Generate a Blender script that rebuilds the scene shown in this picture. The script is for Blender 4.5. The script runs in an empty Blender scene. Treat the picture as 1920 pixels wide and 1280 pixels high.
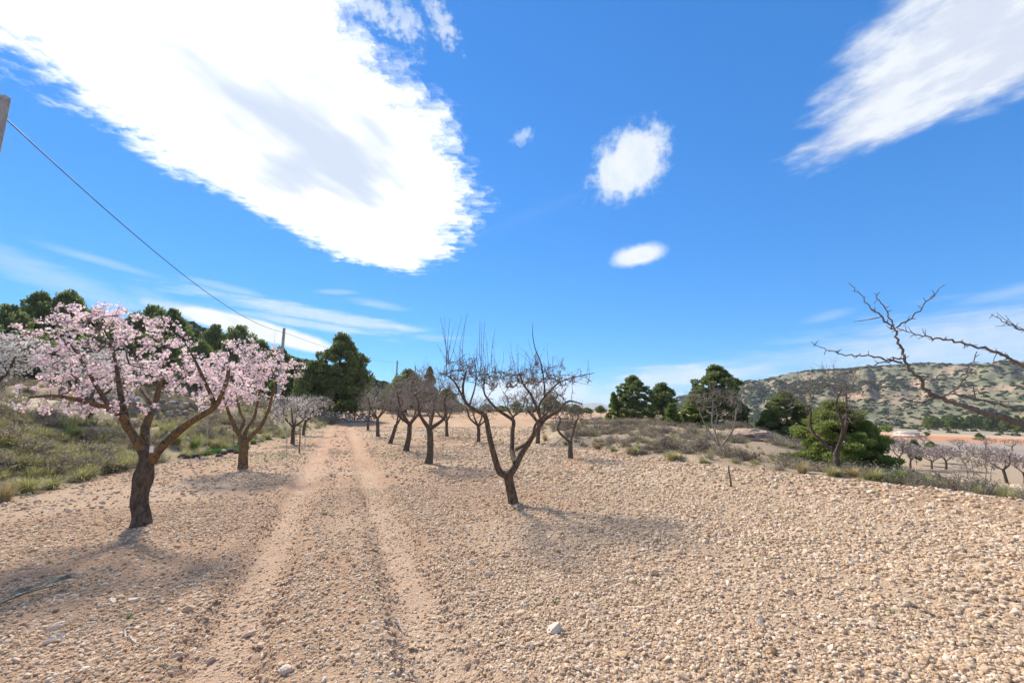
import bpy, math, random
import numpy as np
from mathutils import Vector, Matrix

# ------------------------------------------------------------------ camera, sky, sun, exposure
scene = bpy.context.scene
C = scene.collection
R = math.radians
rng = np.random.default_rng(7)

PITCH = math.atan(130 / 800.0)
CP, SP = math.cos(PITCH), math.sin(PITCH)
CAMZ = 1.6
cam_d = bpy.data.cameras.new('camera')
cam_d.sensor_width = 36; cam_d.lens = 15.0
cam_d.clip_start = 0.05; cam_d.clip_end = 20000
cam = bpy.data.objects.new('camera', cam_d); C.objects.link(cam)
cam.location = (0, 0, CAMZ); cam.rotation_euler = (math.pi / 2 + PITCH, 0, 0)
scene.camera = cam

SUN_EL, SUN_AZ = R(43), R(-35)          # azimuth measured from +Y towards +X
EXPO = 0.97
scene.view_settings.view_transform = 'Standard'
scene.view_settings.look = 'None'
scene.view_settings.gamma = 1.0
scene.view_settings.use_curve_mapping = False
scene.view_settings.exposure = EXPO
scene.cycles.max_bounces = 6
scene.cycles.diffuse_bounces = 3
scene.cycles.transparent_max_bounces = 6
scene.cycles.use_denoising = True

sun_d = bpy.data.lights.new('sun', 'SUN')
sun_d.energy = 4.0; sun_d.angle = R(6.5); sun_d.color = (1.0, 0.91, 0.78)
sun = bpy.data.objects.new('sun', sun_d); C.objects.link(sun)
sdir = Vector((math.sin(SUN_AZ) * math.cos(SUN_EL), math.cos(SUN_AZ) * math.cos(SUN_EL), math.sin(SUN_EL)))
sun.rotation_euler = (-sdir).to_track_quat('-Z', 'Y').to_euler()


def ray(px, py):
    """direction (right, forward, up) seen at a pixel of the 1920x1280 photograph"""
    u = (px - 960) / 800.0; v = (640 - py) / 800.0
    return np.array([u, CP - SP * v, SP + CP * v])


def at(px, py, Y):
    r = ray(px, py)
    return np.array([0, 0, CAMZ]) + r * (Y / r[1])


class S:
    """tiny operator wrapper for shader math nodes"""
    nt = None

    def __init__(self, s): self.s = s

    @staticmethod
    def op(o, *a):
        n = S.nt.nodes.new('ShaderNodeMath'); n.operation = o
        for i, v in enumerate(a):
            if isinstance(v, S): S.nt.links.new(v.s, n.inputs[i])
            else: n.inputs[i].default_value = v
        return S(n.outputs[0])

    def __add__(a, b): return S.op('ADD', a, b)
    def __radd__(a, b): return S.op('ADD', b, a)
    def __sub__(a, b): return S.op('SUBTRACT', a, b)
    def __rsub__(a, b): return S.op('SUBTRACT', b, a)
    def __mul__(a, b): return S.op('MULTIPLY', a, b)
    def __rmul__(a, b): return S.op('MULTIPLY', b, a)
    def __truediv__(a, b): return S.op('DIVIDE', a, b)
    def max(a, b): return S.op('MAXIMUM', a, b)
    def min(a, b): return S.op('MINIMUM', a, b)

    def smooth(a, lo, hi, t0=0.0, t1=1.0):
        n = S.nt.nodes.new('ShaderNodeMapRange'); n.interpolation_type = 'SMOOTHSTEP'
        S.nt.links.new(a.s, n.inputs[0])
        n.inputs[1].default_value = lo; n.inputs[2].default_value = hi
        n.inputs[3].default_value = t0; n.inputs[4].default_value = t1
        return S(n.outputs[0])


def comb(x, y, z):
    n = S.nt.nodes.new('ShaderNodeCombineXYZ')
    for i, v in enumerate((x, y, z)):
        if isinstance(v, S): S.nt.links.new(v.s, n.inputs[i])
        else: n.inputs[i].default_value = v
    return n.outputs[0]


def noise(vec, scale, detail=4, rough=0.55, dist=0.0, col=False, dim='3D'):
    n = S.nt.nodes.new('ShaderNodeTexNoise'); n.noise_dimensions = dim
    if vec is not None: S.nt.links.new(vec, n.inputs['Vector'])
    n.inputs['Scale'].default_value = scale; n.inputs['Detail'].default_value = detail
    n.inputs['Roughness'].default_value = rough; n.inputs['Distortion'].default_value = dist
    return n.outputs['Color'] if col else S(n.outputs['Fac'])


def build_world():
    w = bpy.data.worlds.new('World'); scene.world = w; w.use_nodes = True
    w.cycles.sampling_method = 'MANUAL'; w.cycles.sample_map_resolution = 512
    nt = w.node_tree; S.nt = nt
    nt.nodes.clear()
    out = nt.nodes.new('ShaderNodeOutputWorld')
    sky = nt.nodes.new('ShaderNodeTexSky'); sky.sky_type = 'NISHITA'; sky.sun_disc = False
    sky.sun_elevation = SUN_EL; sky.sun_rotation = SUN_AZ
    sky.altitude = 600; sky.air_density = 1.0; sky.dust_density = 0.0; sky.ozone_density = 3.0
    hs = nt.nodes.new('ShaderNodeHueSaturation')
    hs.inputs['Saturation'].default_value = 1.25; hs.inputs['Value'].default_value = 1.06; hs.inputs['Hue'].default_value = 0.508
    gm = nt.nodes.new('ShaderNodeGamma'); gm.inputs[1].default_value = 0.6
    nt.links.new(sky.outputs[0], gm.inputs[0]); nt.links.new(gm.outputs[0], hs.inputs['Color'])
    sat = nt.nodes.new('ShaderNodeMix'); sat.data_type = 'RGBA'; sat.blend_type = 'MULTIPLY'; sat.inputs[0].default_value = 1.0
    sat.inputs[7].default_value = (0.165, 0.67, 1.12, 1); nt.links.new(hs.outputs[0], sat.inputs[6])
    bg = nt.nodes.new('ShaderNodeBackground'); bg.inputs[1].default_value = 0.15
    nt.links.new(sat.outputs[2], bg.inputs[0])
    tc = nt.nodes.new('ShaderNodeTexCoord')
    sx = nt.nodes.new('ShaderNodeSeparateXYZ'); nt.links.new(tc.outputs['Generated'], sx.inputs[0])
    x, y, z = S(sx.outputs[0]), S(sx.outputs[1]), S(sx.outputs[2])
    zz = z.max(0.03)
    qx, qy = x / zz, y / zz                      # a flat cloud layer overhead
    q = comb(qx, qy, 0.0)
    up = z.smooth(0.0, 0.02)

    def qp(px, py):
        r = ray(px, py); return np.array([r[0] / r[2], r[1] / r[2]])

    q1 = comb(qx, qy, 1.0)

    def dot3(vec, c):
        n = nt.nodes.new('ShaderNodeVectorMath'); n.operation = 'DOT_PRODUCT'; nt.links.new(vec, n.inputs[0])
        n.inputs[1].default_value = [float(v) for v in c]; return S(n.outputs['Value'])

    def poly(pts, inside):
        """signed distance to a convex outline on the cloud layer, negative inside"""
        P = [qp(*p) for p in pts]; cen = qp(*inside); d = None
        for a, b in zip(P[:-1], P[1:]):
            t = (b - a) / np.linalg.norm(b - a); n = np.array([t[1], -t[0]])
            if n @ (cen - a) > 0: n = -n
            e = dot3(q1, (n[0], n[1], -(n @ a)))
            d = e if d is None else d.max(e)
        return d

    # the large sunlit sheet
    wob = noise(q, 1.6, 2, 0.5, dim='2D'); fine = noise(q, 6.0, 5, 0.6, dim='2D')
    d1 = poly([(-320, -140), (0, 95), (330, 322), (640, 482), (770, 512), (850, 470), (902, 372), (850, 245), (745, 120), (610, 0), (470, -120), (300, -260)], (480, 200))
    rag = noise(comb(qx * 1.0 + fine * 0.25, qy * 1.0, 2.0), 16.0, 4, 0.62, dim='2D')
    d1 = d1 + (wob - 0.5) * 0.20 + (fine - 0.5) * 0.34 + (rag - 0.5) * 0.24
    m1 = (d1 * -1.0).smooth(-0.08, 0.17)
    # the second band towards the upper right
    ca = qp(1490, 262); cb = qp(1920, 60)
    ax = (cb - ca) / np.linalg.norm(cb - ca)
    al = qx * float(ax[0]) + qy * float(ax[1]); ac = qx * float(-ax[1]) + qy * float(ax[0])
    qs = comb(al * 1.1, ac * 1.35, 3.0)
    st = noise(qs, 4.2, 5, 0.6, dim='2D')
    d2 = poly([(2250, 30), (1920, 158), (1720, 245), (1560, 292), (1497, 268), (1492, 232), (1570, 150), (1660, 20), (1720, -90), (1850, -330)], (1700, 150))
    d2 = d2 - 0.035 + (st - 0.5) * 0.30 + (wob - 0.5) * 0.10
    m2 = (d2 * -1.0).smooth(-0.07, 0.13, 0, 0.95)

    def blob(px, py, rx, ry, ang, amp, soft, src, dens=0.9):
        """rounded cloud centred on a direction, radii in pixels of tangent space"""
        c = ray(px, py); c = c / np.linalg.norm(c)
        e = np.cross(c, [0, 0, 1.0]); e /= np.linalg.norm(e); n = np.cross(e, c)
        a = R(ang); e2 = e * math.cos(a) + n * math.sin(a); n2 = -e * math.sin(a) + n * math.cos(a)
        mp = nt.nodes.new('ShaderNodeMapping'); mp.vector_type = 'TEXTURE'
        mp.inputs['Rotation'].default_value = Matrix([[e2[i], n2[i], -c[i]] for i in range(3)]).to_euler()
        mp.inputs['Scale'].default_value = (rx, ry, 1e6)
        nt.links.new(tc.outputs['Generated'], mp.inputs[0])
        ln = nt.nodes.new('ShaderNodeVectorMath'); ln.operation = 'LENGTH'; nt.links.new(mp.outputs[0], ln.inputs[0])
        d = S.op('MULTIPLY_ADD', src, amp, S(ln.outputs['Value']))
        return d.smooth(1 + amp * .5 - soft, 1 + amp * .5 + soft, dens, 0.0)

    k = 1 / 800.0
    g = tc.outputs['Generated']
    gh = noise(g, 75, 4, 0.6)
    gf = noise(g, 26, 6, 0.62); gs = noise(g, 14, 3, 0.5)
    vs = comb(x * 5.0, y * 5.0, z * 42.0)
    wisp = noise(vs, 2.1, 5, 0.62)
    parts = [
        blob(1180, 308, 64 * k, 46 * k, 33, 1.9, 0.36, gf, 0.9),
        blob(1197, 479, 42 * k, 17 * k, 6, 1.1, 0.38, gf, 0.93),
        blob(980, 257, 14 * k, 9 * k, 30, 3.0, 0.7, gh, 0.5),
        blob(480, 618, 128 * k, 15 * k, -11, 0.75, 0.26, gs, 1.0),
        blob(600, 590, 165 * k, 11 * k, -6, 2.6, 0.6, wisp, 0.62),
        blob(560, 605, 120 * k, 7 * k, -5, 2.4, 0.6, wisp, 0.55),
        blob(430, 541, 45 * k, 5 * k, -7, 1.8, 0.7, wisp, 0.34),
        blob(710, 571, 40 * k, 6 * k, -5, 1.8, 0.7, wisp, 0.36),
        blob(630, 547, 26 * k, 3.5 * k, 4, 1.5, 0.7, wisp, 0.3),
        blob(195, 491, 48 * k, 5 * k, -8, 1.5, 0.8, wisp, 0.3),
        blob(90, 520, 110 * k, 14 * k, -15, 2.4, 0.9, wisp, 0.32),
        blob(280, 556, 25 * k, 8 * k, -15, 1.8, 0.9, wisp, 0.22),
        blob(1290, 705, 130 * k, 18 * k, 2, 1.9, 0.6, wisp, 0.72),
        blob(1205, 722, 70 * k, 10 * k, 0, 1.6, 0.6, wisp, 0.6),
        blob(1000, 735, 120 * k, 25 * k, 0, 1.3, 0.6, gs, 0.85),
        blob(1130, 748, 180 * k, 14 * k, 0, 1.2, 0.8, wisp, 0.5),
        blob(1880, 640, 220 * k, 38 * k, 4, 2.0, 0.8, wisp, 0.62),
        blob(1910, 545, 45 * k, 7 * k, 8, 1.6, 0.8, wisp, 0.3),
        blob(1550, 594, 26 * k, 6 * k, 10, 1.6, 0.8, wisp, 0.25),
        blob(1000, 400, 90 * k, 8 * k, 20, 2.2, 0.9, wisp, 0.035),
        blob(690, 12, 50 * k, 12 * k, -20, 4.0, 0.8, gh, 0.7),
        blob(757, 36, 24 * k, 16 * k, -40, 4.0, 0.8, gh, 0.6),
        blob(828, 42, 30 * k, 12 * k, -55, 4.0, 0.8, gh, 0.6),
    ]
    small = parts[0]
    for p in parts[1:]: small = small.max(p)
    # whitish air low over the land
    hz = z.smooth(0.0, 0.16, 1.0, 0.0) * 0.10
    bh = nt.nodes.new('ShaderNodeBackground'); bh.inputs[0].default_value = (0.36, 0.66, 1.0, 1); bh.inputs[1].default_value = 0.6

    def mix(a, b, f):
        n = nt.nodes.new('ShaderNodeMixShader')
        nt.links.new(f.s, n.inputs[0]); nt.links.new(a, n.inputs[1]); nt.links.new(b, n.inputs[2]); return n.outputs[0]

    def cloudbg(c_thin, c_thick, f, strength):
        m = nt.nodes.new('ShaderNodeMix'); m.data_type = 'RGBA'
        nt.links.new(f.s, m.inputs[0]); m.inputs[6].default_value = (*c_thin, 1); m.inputs[7].default_value = (*c_thick, 1)
        b = nt.nodes.new('ShaderNodeBackground'); nt.links.new(m.outputs[2], b.inputs[0]); b.inputs[1].default_value = strength
        return b.outputs[0]

    # thick grey belly of the large sheet, drawn out along it
    c0, c1 = qp(440, 160), qp(690, 360)
    dv = (c1 - c0) / np.linalg.norm(c1 - c0); L = float(np.linalg.norm(c1 - c0))
    mid = (c0 + c1) / 2
    ba = (qx - float(mid[0])) * float(dv[0]) + (qy - float(mid[1])) * float(dv[1])
    bc = (qx - float(mid[0])) * float(-dv[1]) + (qy - float(mid[1])) * float(dv[0])
    bn = noise(comb(ba * 0.8, bc * 1.7, 1.0), 2.4, 3, 0.5, dim='2D')
    belly = S.op('SQRT', ba * ba * (1 / (0.66 * L) ** 2) + bc * bc * (1 / 0.27 ** 2)) + (bn - 0.5) * 2.6
    bf = (belly * -1.0).smooth(-1.9, -0.35)
    inner = (d1 * -1.0).smooth(0.06, 0.26)
    big = cloudbg((1.0, 1.0, 1.0), (0.45, 0.51, 0.62), bf * inner, 0.78)
    band = cloudbg((0.92, 0.96, 1.0), (0.72, 0.78, 0.90), st.smooth(0.35, 0.62), 0.53)
    puff = cloudbg((0.74, 0.86, 1.0), (0.98, 0.99, 1.0), (gf * 0.8 + small * 0.35).smooth(0.45, 0.85), 0.53)
    cov = noise(q, 0.9, 4, 0.6, dim='2D').smooth(0.46, 0.62) * y.smooth(-0.05, -0.30) * z.smooth(0.04, 0.16) * 0.92  # unseen clouds behind the camera, added to neutralise the blue fill light
    fill_cl = cloudbg((0.92, 0.96, 1.0), (0.80, 0.84, 0.92), fine.smooth(0.4, 0.6), 0.62)
    o = mix(bg.outputs[0], bh.outputs[0], hz)
    o = mix(o, fill_cl, cov)
    o = mix(o, puff, small * up)
    o = mix(o, band, m2 * up)
    o = mix(o, big, m1 * up)
    nt.links.new(o, out.inputs[0])


build_world()

# ------------------------------------------------------------------ mesh helpers


def mk_mesh(name, V, T=None, Q=None, mats=(), smooth=False, attrs=None):
    V = np.asarray(V, np.float32).reshape(-1, 3)
    T = np.zeros((0, 3), np.int32) if T is None else np.asarray(T, np.int32).reshape(-1, 3)
    Q = np.zeros((0, 4), np.int32) if Q is None else np.asarray(Q, np.int32).reshape(-1, 4)
    me = bpy.data.meshes.new(name)
    me.vertices.add(len(V)); me.vertices.foreach_set('co', V.ravel())
    nl = T.size + Q.size; npoly = len(T) + len(Q)
    me.loops.add(nl); me.polygons.add(npoly)
    me.loops.foreach_set('vertex_index', np.concatenate([T.ravel(), Q.ravel()]).astype(np.int32))
    ls = np.concatenate([np.arange(len(T)) * 3, T.size + np.arange(len(Q)) * 4]).astype(np.int32)
    me.polygons.foreach_set('loop_start', ls)
    me.polygons.foreach_set('use_smooth', np.full(npoly, bool(smooth)))
    for m in mats: me.materials.append(m)
    for an, (typ, arr) in (attrs or {}).items():
        a = me.attributes.new(an, typ, 'POINT')
        a.data.foreach_set('color' if typ == 'FLOAT_COLOR' else ('vector' if typ == 'FLOAT_VECTOR' else 'value'), np.asarray(arr).ravel())
    me.update(calc_edges=True)
    return me


def link(name, me, parent=None, loc=None, kind=None):
    o = bpy.data.objects.new(name, me); C.objects.link(o)
    if parent is not None: o.parent = parent
    if loc is not None: o.location = [float(v) for v in loc]
    if kind: o['kind'] = kind
    return o


def tag(o, label, cat, group=None):
    o['label'] = label; o['category'] = cat
    if group: o['group'] = group
    return o


def thing(name, label, cat, loc=(0, 0, 0), group=None, rotz=0.0):
    o = bpy.data.objects.new(name, None); C.objects.link(o)
    o.empty_display_size = 0.2
    o.location = [float(v) for v in loc]; o.rotation_euler = (0, 0, rotz)
    return tag(o, label, cat, group)


class Acc:
    """collects pieces into one mesh"""

    def __init__(s): s.V, s.T, s.Q, s.n = [], [], [], 0

    def add(s, V, T=None, Q=None):
        s.V.append(V)
        if T is not None and len(T): s.T.append(np.asarray(T) + s.n)
        if Q is not None and len(Q): s.Q.append(np.asarray(Q) + s.n)
        s.n += len(V)

    def mesh(s, name, mats, smooth=True):
        V = np.concatenate(s.V) if s.V else np.zeros((0, 3))
        T = np.concatenate(s.T) if s.T else None
        Q = np.concatenate(s.Q) if s.Q else None
        return mk_mesh(name, V, T, Q, mats, smooth)


def tube(P, Rr, k=6, cap=True, gnarl=0.0, r=None):
    P = np.asarray(P, float); Rr = np.asarray(Rr, float); n = len(P)
    t = np.gradient(P, axis=0); t /= np.linalg.norm(t, axis=1)[:, None] + 1e-9
    mt = t.mean(0); ref = np.eye(3)[int(np.argmin(np.abs(mt)))]
    s = np.cross(t, ref); s /= np.linalg.norm(s, axis=1)[:, None] + 1e-9
    b = np.cross(t, s)
    a = np.arange(k) * 2 * math.pi / k
    RR = np.repeat(Rr[:, None], k, 1)
    if gnarl:
        g = r or rng
        arc = np.concatenate([[0], np.cumsum(np.linalg.norm(np.diff(P, axis=0), axis=1))])
        m = np.zeros((n, k))
        for _ in range(5):
            f = g.integers(1, 4); w = g.uniform(3, 14); ph = g.uniform(0, 6.3); ph2 = g.uniform(0, 6.3)
            m += np.sin(f * a[None, :] + ph + 0.5 * np.sin(arc[:, None] * w * 0.5)) * np.cos(arc[:, None] * w + ph2)
        RR = RR * (1 + gnarl * m / 2.2)
    V = P[:, None, :] + RR[:, :, None] * (np.cos(a)[None, :, None] * s[:, None, :] + np.sin(a)[None, :, None] * b[:, None, :])
    V = V.reshape(-1, 3)
    i = np.arange(n - 1)[:, None] * k; j = np.arange(k)[None, :]; j2 = (j + 1) % k
    Q = np.stack([i + j, i + j2, i + k + j2, i + k + j], -1).reshape(-1, 4)
    T = None
    if cap:
        V = np.concatenate([V, P[-1:] + t[-1:] * Rr[-1] * 0.5])
        base = (n - 1) * k; jj = np.arange(k)
        T = np.stack([base + jj, base + (jj + 1) % k, np.full(k, n * k)], -1)
    return V, T, Q


def smooth_path(P, sub=4):
    """Catmull-Rom through the points"""
    P = np.asarray(P, float)
    if len(P) < 3: return np.linspace(P[0], P[-1], sub * 2 + 1)
    E = np.concatenate([[2 * P[0] - P[1]], P, [2 * P[-1] - P[-2]]])
    out = []
    for i in range(1, len(E) - 2):
        p0, p1, p2, p3 = E[i - 1:i + 3]
        for t in np.arange(sub) / sub:
            out.append(0.5 * (2 * p1 + (p2 - p0) * t + (2 * p0 - 5 * p1 + 4 * p2 - p3) * t * t + (3 * p1 - p0 - 3 * p2 + p3) * t ** 3))
    out.append(P[-1]); return np.array(out)


def rot_from(u, spin):
    """rotation matrices taking +Z to directions u, with a spin about it"""
    u = u / (np.linalg.norm(u, axis=1)[:, None] + 1e-9)
    h = np.where(np.abs(u[:, 2:3]) < 0.9, np.array([[0, 0, 1.0]]), np.array([[1.0, 0, 0]]))
    s = np.cross(h, u); s /= np.linalg.norm(s, axis=1)[:, None] + 1e-9
    b = np.cross(u, s)
    c, n = np.cos(spin)[:, None], np.sin(spin)[:, None]
    s2 = s * c + b * n; b2 = -s * n + b * c
    return np.stack([s2, b2, u], -1)


def spray(pv, pt, loc, Rm, sc):
    """many copies of a small triangle piece, joined"""
    sc = np.asarray(sc)
    if sc.ndim == 1: sc = sc[:, None, None]
    else: sc = sc[:, None, :]
    V = np.einsum('nij,nkj->nki', Rm, pv[None] * sc) + loc[:, None, :]
    T = pt[None] + (np.arange(len(loc)) * len(pv))[:, None, None]
    return V.reshape(-1, 3), T.reshape(-1, 3)


def unit(n, r=rng):
    v = r.normal(size=(n, 3)); return v / np.linalg.norm(v, axis=1)[:, None]


def vnoise(x, y, seed=0):
    """smooth value noise in 0..1"""
    xi, yi = np.floor(x).astype(np.int64), np.floor(y).astype(np.int64)
    fx, fy = x - xi, y - yi
    fx = fx * fx * (3 - 2 * fx); fy = fy * fy * (3 - 2 * fy)

    def h(a, b):
        k = (a * 374761393 + b * 668265263 + seed * 974634541) & 0xFFFFFFFF
        k = ((k ^ (k >> 13)) * 1274126177) & 0xFFFFFFFF
        return ((k ^ (k >> 16)) & 0xFFFF) / 65535.0
    a = h(xi, yi) * (1 - fx) + h(xi + 1, yi) * fx
    b = h(xi, yi + 1) * (1 - fx) + h(xi + 1, yi + 1) * fx
    return a * (1 - fy) + b * fy


def fbm(x, y, o=4, seed=0):
    s, a, t = 0, 1, 0
    for i in range(o):
        s = s + a * vnoise(x * 2 ** i, y * 2 ** i, seed + i); t += a; a *= 0.5
    return s / t


def sstep(a, lo, hi):
    t = np.clip((a - lo) / (hi - lo), 0, 1); return t * t * (3 - 2 * t)


# ------------------------------------------------------------------ materials
def material(name, rough=0.9, spec=0.2):
    m = bpy.data.materials.new(name); m.use_nodes = True
    nt = m.node_tree; S.nt = nt
    b = nt.nodes['Principled BSDF']; b.inputs['Roughness'].default_value = rough
    b.inputs['Specular IOR Level'].default_value = spec
    return m, nt, b


def ramp(nt, fac, stops):
    n = nt.nodes.new('ShaderNodeValToRGB'); nt.links.new(fac.s if isinstance(fac, S) else fac, n.inputs[0])
    e = n.color_ramp.elements
    while len(e) < len(stops): e.new(0.5)
    for i, (p, c) in enumerate(stops):
        e[i].position = p; e[i].color = (*c, 1)
    return n.outputs[0]


def mixc(nt, f, a, b, mode='MIX'):
    n = nt.nodes.new('ShaderNodeMix'); n.data_type = 'RGBA'; n.blend_type = mode; n.clamp_factor = True
    for i, v in ((0, f), (6, a), (7, b)):
        if isinstance(v, S): nt.links.new(v.s, n.inputs[i])
        elif isinstance(v, (int, float)): n.inputs[i].default_value = v
        elif isinstance(v, tuple): n.inputs[i].default_value = (*v, 1)
        else: nt.links.new(v, n.inputs[i])
    return n.outputs[2]


def bump(nt, b, h, strength=0.5, dist=0.02):
    n = nt.nodes.new('ShaderNodeBump'); n.inputs['Strength'].default_value = strength; n.inputs['Distance'].default_value = dist
    nt.links.new(h.s, n.inputs['Height']); nt.links.new(n.outputs[0], b.inputs['Normal'])


def geo_pos(nt):
    return nt.nodes.new('ShaderNodeNewGeometry').outputs['Position']


def island(nt):
    return S(nt.nodes.new('ShaderNodeNewGeometry').outputs['Random Per Island'])


def objrand(nt):
    return S(nt.nodes.new('ShaderNodeObjectInfo').outputs['Random'])


def mat_ground():
    m, nt, b = material('soil', 0.95, 0.1)
    tint = nt.nodes.new('ShaderNodeAttribute'); tint.attribute_name = 'tint'
    P = geo_pos(nt)
    n1 = noise(P, 5, 6, 0.65); n2 = noise(P, 38, 4, 0.6); n3 = noise(P, 0.55, 4, 0.6)
    vo = nt.nodes.new('ShaderNodeTexVoronoi'); nt.links.new(P, vo.inputs['Vector']); vo.inputs['Scale'].default_value = 26
    vd = S(vo.outputs['Distance'])
    vo2 = nt.nodes.new('ShaderNodeTexVoronoi'); nt.links.new(P, vo2.inputs['Vector']); vo2.inputs['Scale'].default_value = 60
    f = 0.62 + (n1 * 0.34 + n2 * 0.26 + n3 * 0.24 - (vd * 0.16))
    fv = nt.nodes.new('ShaderNodeVectorMath'); fv.operation = 'SCALE'
    nt.links.new(tint.outputs['Color'], fv.inputs[0]); nt.links.new(f.s, fv.inputs['Scale'])
    # paler chips and redder crumbs among the soil
    chips = S(vo2.outputs['Color']).smooth(0.62, 0.9)
    c = mixc(nt, chips * 0.35, fv.outputs[0], (0.60, 0.47, 0.36))
    c = mixc(nt, n3.smooth(0.52, 0.75) * 0.25, c, (0.36, 0.21, 0.12))
    nt.links.new(c, b.inputs['Base Color'])
    n4 = noise(P, 120, 3, 0.65)
    bump(nt, b, n1 * 0.5 + n2 * 0.8 + n4 * 0.35 - vd * 0.35 - S(vo2.outputs['Distance']) * 0.35, 0.9, 0.03)
    return m


def mat_hill():
    m, nt, b = material('hill_soil', 0.95, 0.05)
    P = geo_pos(nt)
    n0 = noise(P, 0.012, 5, 0.6, 0.4); n1 = noise(P, 0.05, 6, 0.62); n2 = noise(P, 0.3, 5, 0.6)
    c = ramp(nt, n1 * 0.6 + n2 * 0.5, [(0.38, (0.09, 0.105, 0.055)), (0.53, (0.16, 0.16, 0.095)), (0.62, (0.26, 0.225, 0.155)), (0.76, (0.36, 0.295, 0.215))])
    c = mixc(nt, n0.smooth(0.50, 0.60) * 0.75 * n1.smooth(0.35, 0.6), c, (0.46, 0.30, 0.21))
    nt.links.new(c, b.inputs['Base Color'])
    bump(nt, b, n1 + n2 * 0.4, 0.6, 4.0)
    return m


def mat_stone(name, stops):
    m, nt, b = material(name, 0.88, 0.2)
    r = objrand(nt); P = nt.nodes.new('ShaderNodeTexCoord').outputs['Object']
    n = noise(P, 3.5, 5, 0.65)
    c = ramp(nt, r, stops)
    c = mixc(nt, n.smooth(0.35, 0.75) * 0.5, c, mixc(nt, 0.55, c, (0.30, 0.20, 0.13)))
    nt.links.new(c, b.inputs['Base Color'])
    bump(nt, b, noise(P, 9, 5, 0.6), 0.4, 0.15)
    return m


def mat_bark(name, lichen, base=(0.19, 0.145, 0.112), dark=(0.055, 0.042, 0.034), lcol=(0.33, 0.185, 0.055)):
    m, nt, b = material(name, 0.92, 0.15)
    P = nt.nodes.new('ShaderNodeTexCoord').outputs['Object']
    mp = nt.nodes.new('ShaderNodeMapping'); mp.inputs['Scale'].default_value = (1, 1, 0.35); nt.links.new(P, mp.inputs[0])
    n1 = noise(mp.outputs[0], 26, 6, 0.68, 0.5); n2 = noise(P, 15, 8, 0.72, 0.8); n3 = noise(P, 60, 4, 0.6)
    c = mixc(nt, n1.smooth(0.32, 0.68), dark, base)
    c = mixc(nt, n3.smooth(0.62, 0.8) * 0.3, c, (0.16, 0.15, 0.13))
    if lichen > 0:
        c = mixc(nt, n2.smooth(0.58 - 0.16 * lichen, 0.74 - 0.14 * lichen) * (0.35 + 0.45 * lichen), c, lcol)
    nt.links.new(c, b.inputs['Base Color'])
    bump(nt, b, n1 + n3 * 0.35, 1.0, 0.05)
    return m


def mat_leaf(name, stops, trans=0.25, rough=0.6, variation=None):
    m, nt, b = material(name, rough, 0.25)
    r = island(nt)
    if variation: r = r * 0.7 + objrand(nt) * 0.3
    c = ramp(nt, r, stops)
    nt.links.new(c, b.inputs['Base Color'])
    if trans:
        t = nt.nodes.new('ShaderNodeBsdfTranslucent'); nt.links.new(c, t.inputs[0])
        mx = nt.nodes.new('ShaderNodeMixShader'); mx.inputs[0].default_value = trans
        nt.links.new(b.outputs[0], mx.inputs[1]); nt.links.new(t.outputs[0], mx.inputs[2])
        nt.links.new(mx.outputs[0], nt.nodes['Material Output'].inputs[0])
    return m


def mat_plain(name, col, rough=0.8, var=0.25, scale=8, metal=0.0):
    m, nt, b = material(name, rough, 0.3)
    P = nt.nodes.new('ShaderNodeTexCoord').outputs['Object']
    n = noise(P, scale, 5, 0.6)
    c = mixc(nt, n.smooth(0.3, 0.7), tuple(v * (1 - var) for v in col), tuple(min(1, v * (1 + var)) for v in col))
    nt.links.new(c, b.inputs['Base Color']); b.inputs['Metallic'].default_value = metal
    bump(nt, b, n, 0.3, 0.02)
    return m


M_ground = mat_ground()
M_hill = mat_hill()
M_gravel = mat_stone('limestone_gravel', [(0.0, (0.44, 0.285, 0.165)), (0.30, (0.55, 0.385, 0.245)), (0.62, (0.66, 0.49, 0.33)), (0.86, (0.75, 0.59, 0.425)), (0.95, (0.64, 0.525, 0.405)), (1.0, (0.80, 0.69, 0.55))])
M_stone = mat_stone('pale_limestone', [(0.0, (0.62, 0.45, 0.32)), (0.5, (0.72, 0.56, 0.42)), (1.0, (0.78, 0.66, 0.53))])
M_wallstone = mat_stone('grey_wall_stone', [(0.0, (0.22, 0.20, 0.19)), (0.5, (0.32, 0.29, 0.27)), (1.0, (0.44, 0.40, 0.36))])
M_darkstone = mat_stone('dark_damp_stone', [(0.0, (0.05, 0.045, 0.04)), (1.0, (0.10, 0.09, 0.085))])
M_bark0 = mat_bark('almond_bark', 0.25)
M_bark1 = mat_bark('almond_bark_lichen', 0.62)
M_bark2 = mat_bark('almond_bark_orange', 0.95)
M_twig = mat_bark('almond_twig', 0.0, (0.30, 0.245, 0.215), (0.15, 0.12, 0.108))
M_twigfar = mat_bark('almond_twig_grey', 0.0, (0.42, 0.36, 0.315), (0.26, 0.215, 0.185))
M_pbark = mat_bark('pine_bark', 0.0, (0.13, 0.09, 0.065), (0.05, 0.035, 0.03))
M_petal_p = mat_leaf('pink_petals', [(0.0, (0.82, 0.58, 0.62)), (0.35, (0.87, 0.72, 0.74)), (0.88, (0.90, 0.83, 0.83)), (1.0, (0.64, 0.30, 0.37))], 0.42, 0.6)
M_petal_w = mat_leaf('white_petals', [(0.0, (0.62, 0.56, 0.52)), (0.5, (0.76, 0.72, 0.68)), (1.0, (0.82, 0.80, 0.77))], 0.3, 0.6)
M_needle = mat_leaf('pine_needles', [(0.0, (0.105, 0.145, 0.05)), (0.5, (0.175, 0.22, 0.075)), (1.0, (0.26, 0.30, 0.11))], 0.45, 0.6, True)
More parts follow.
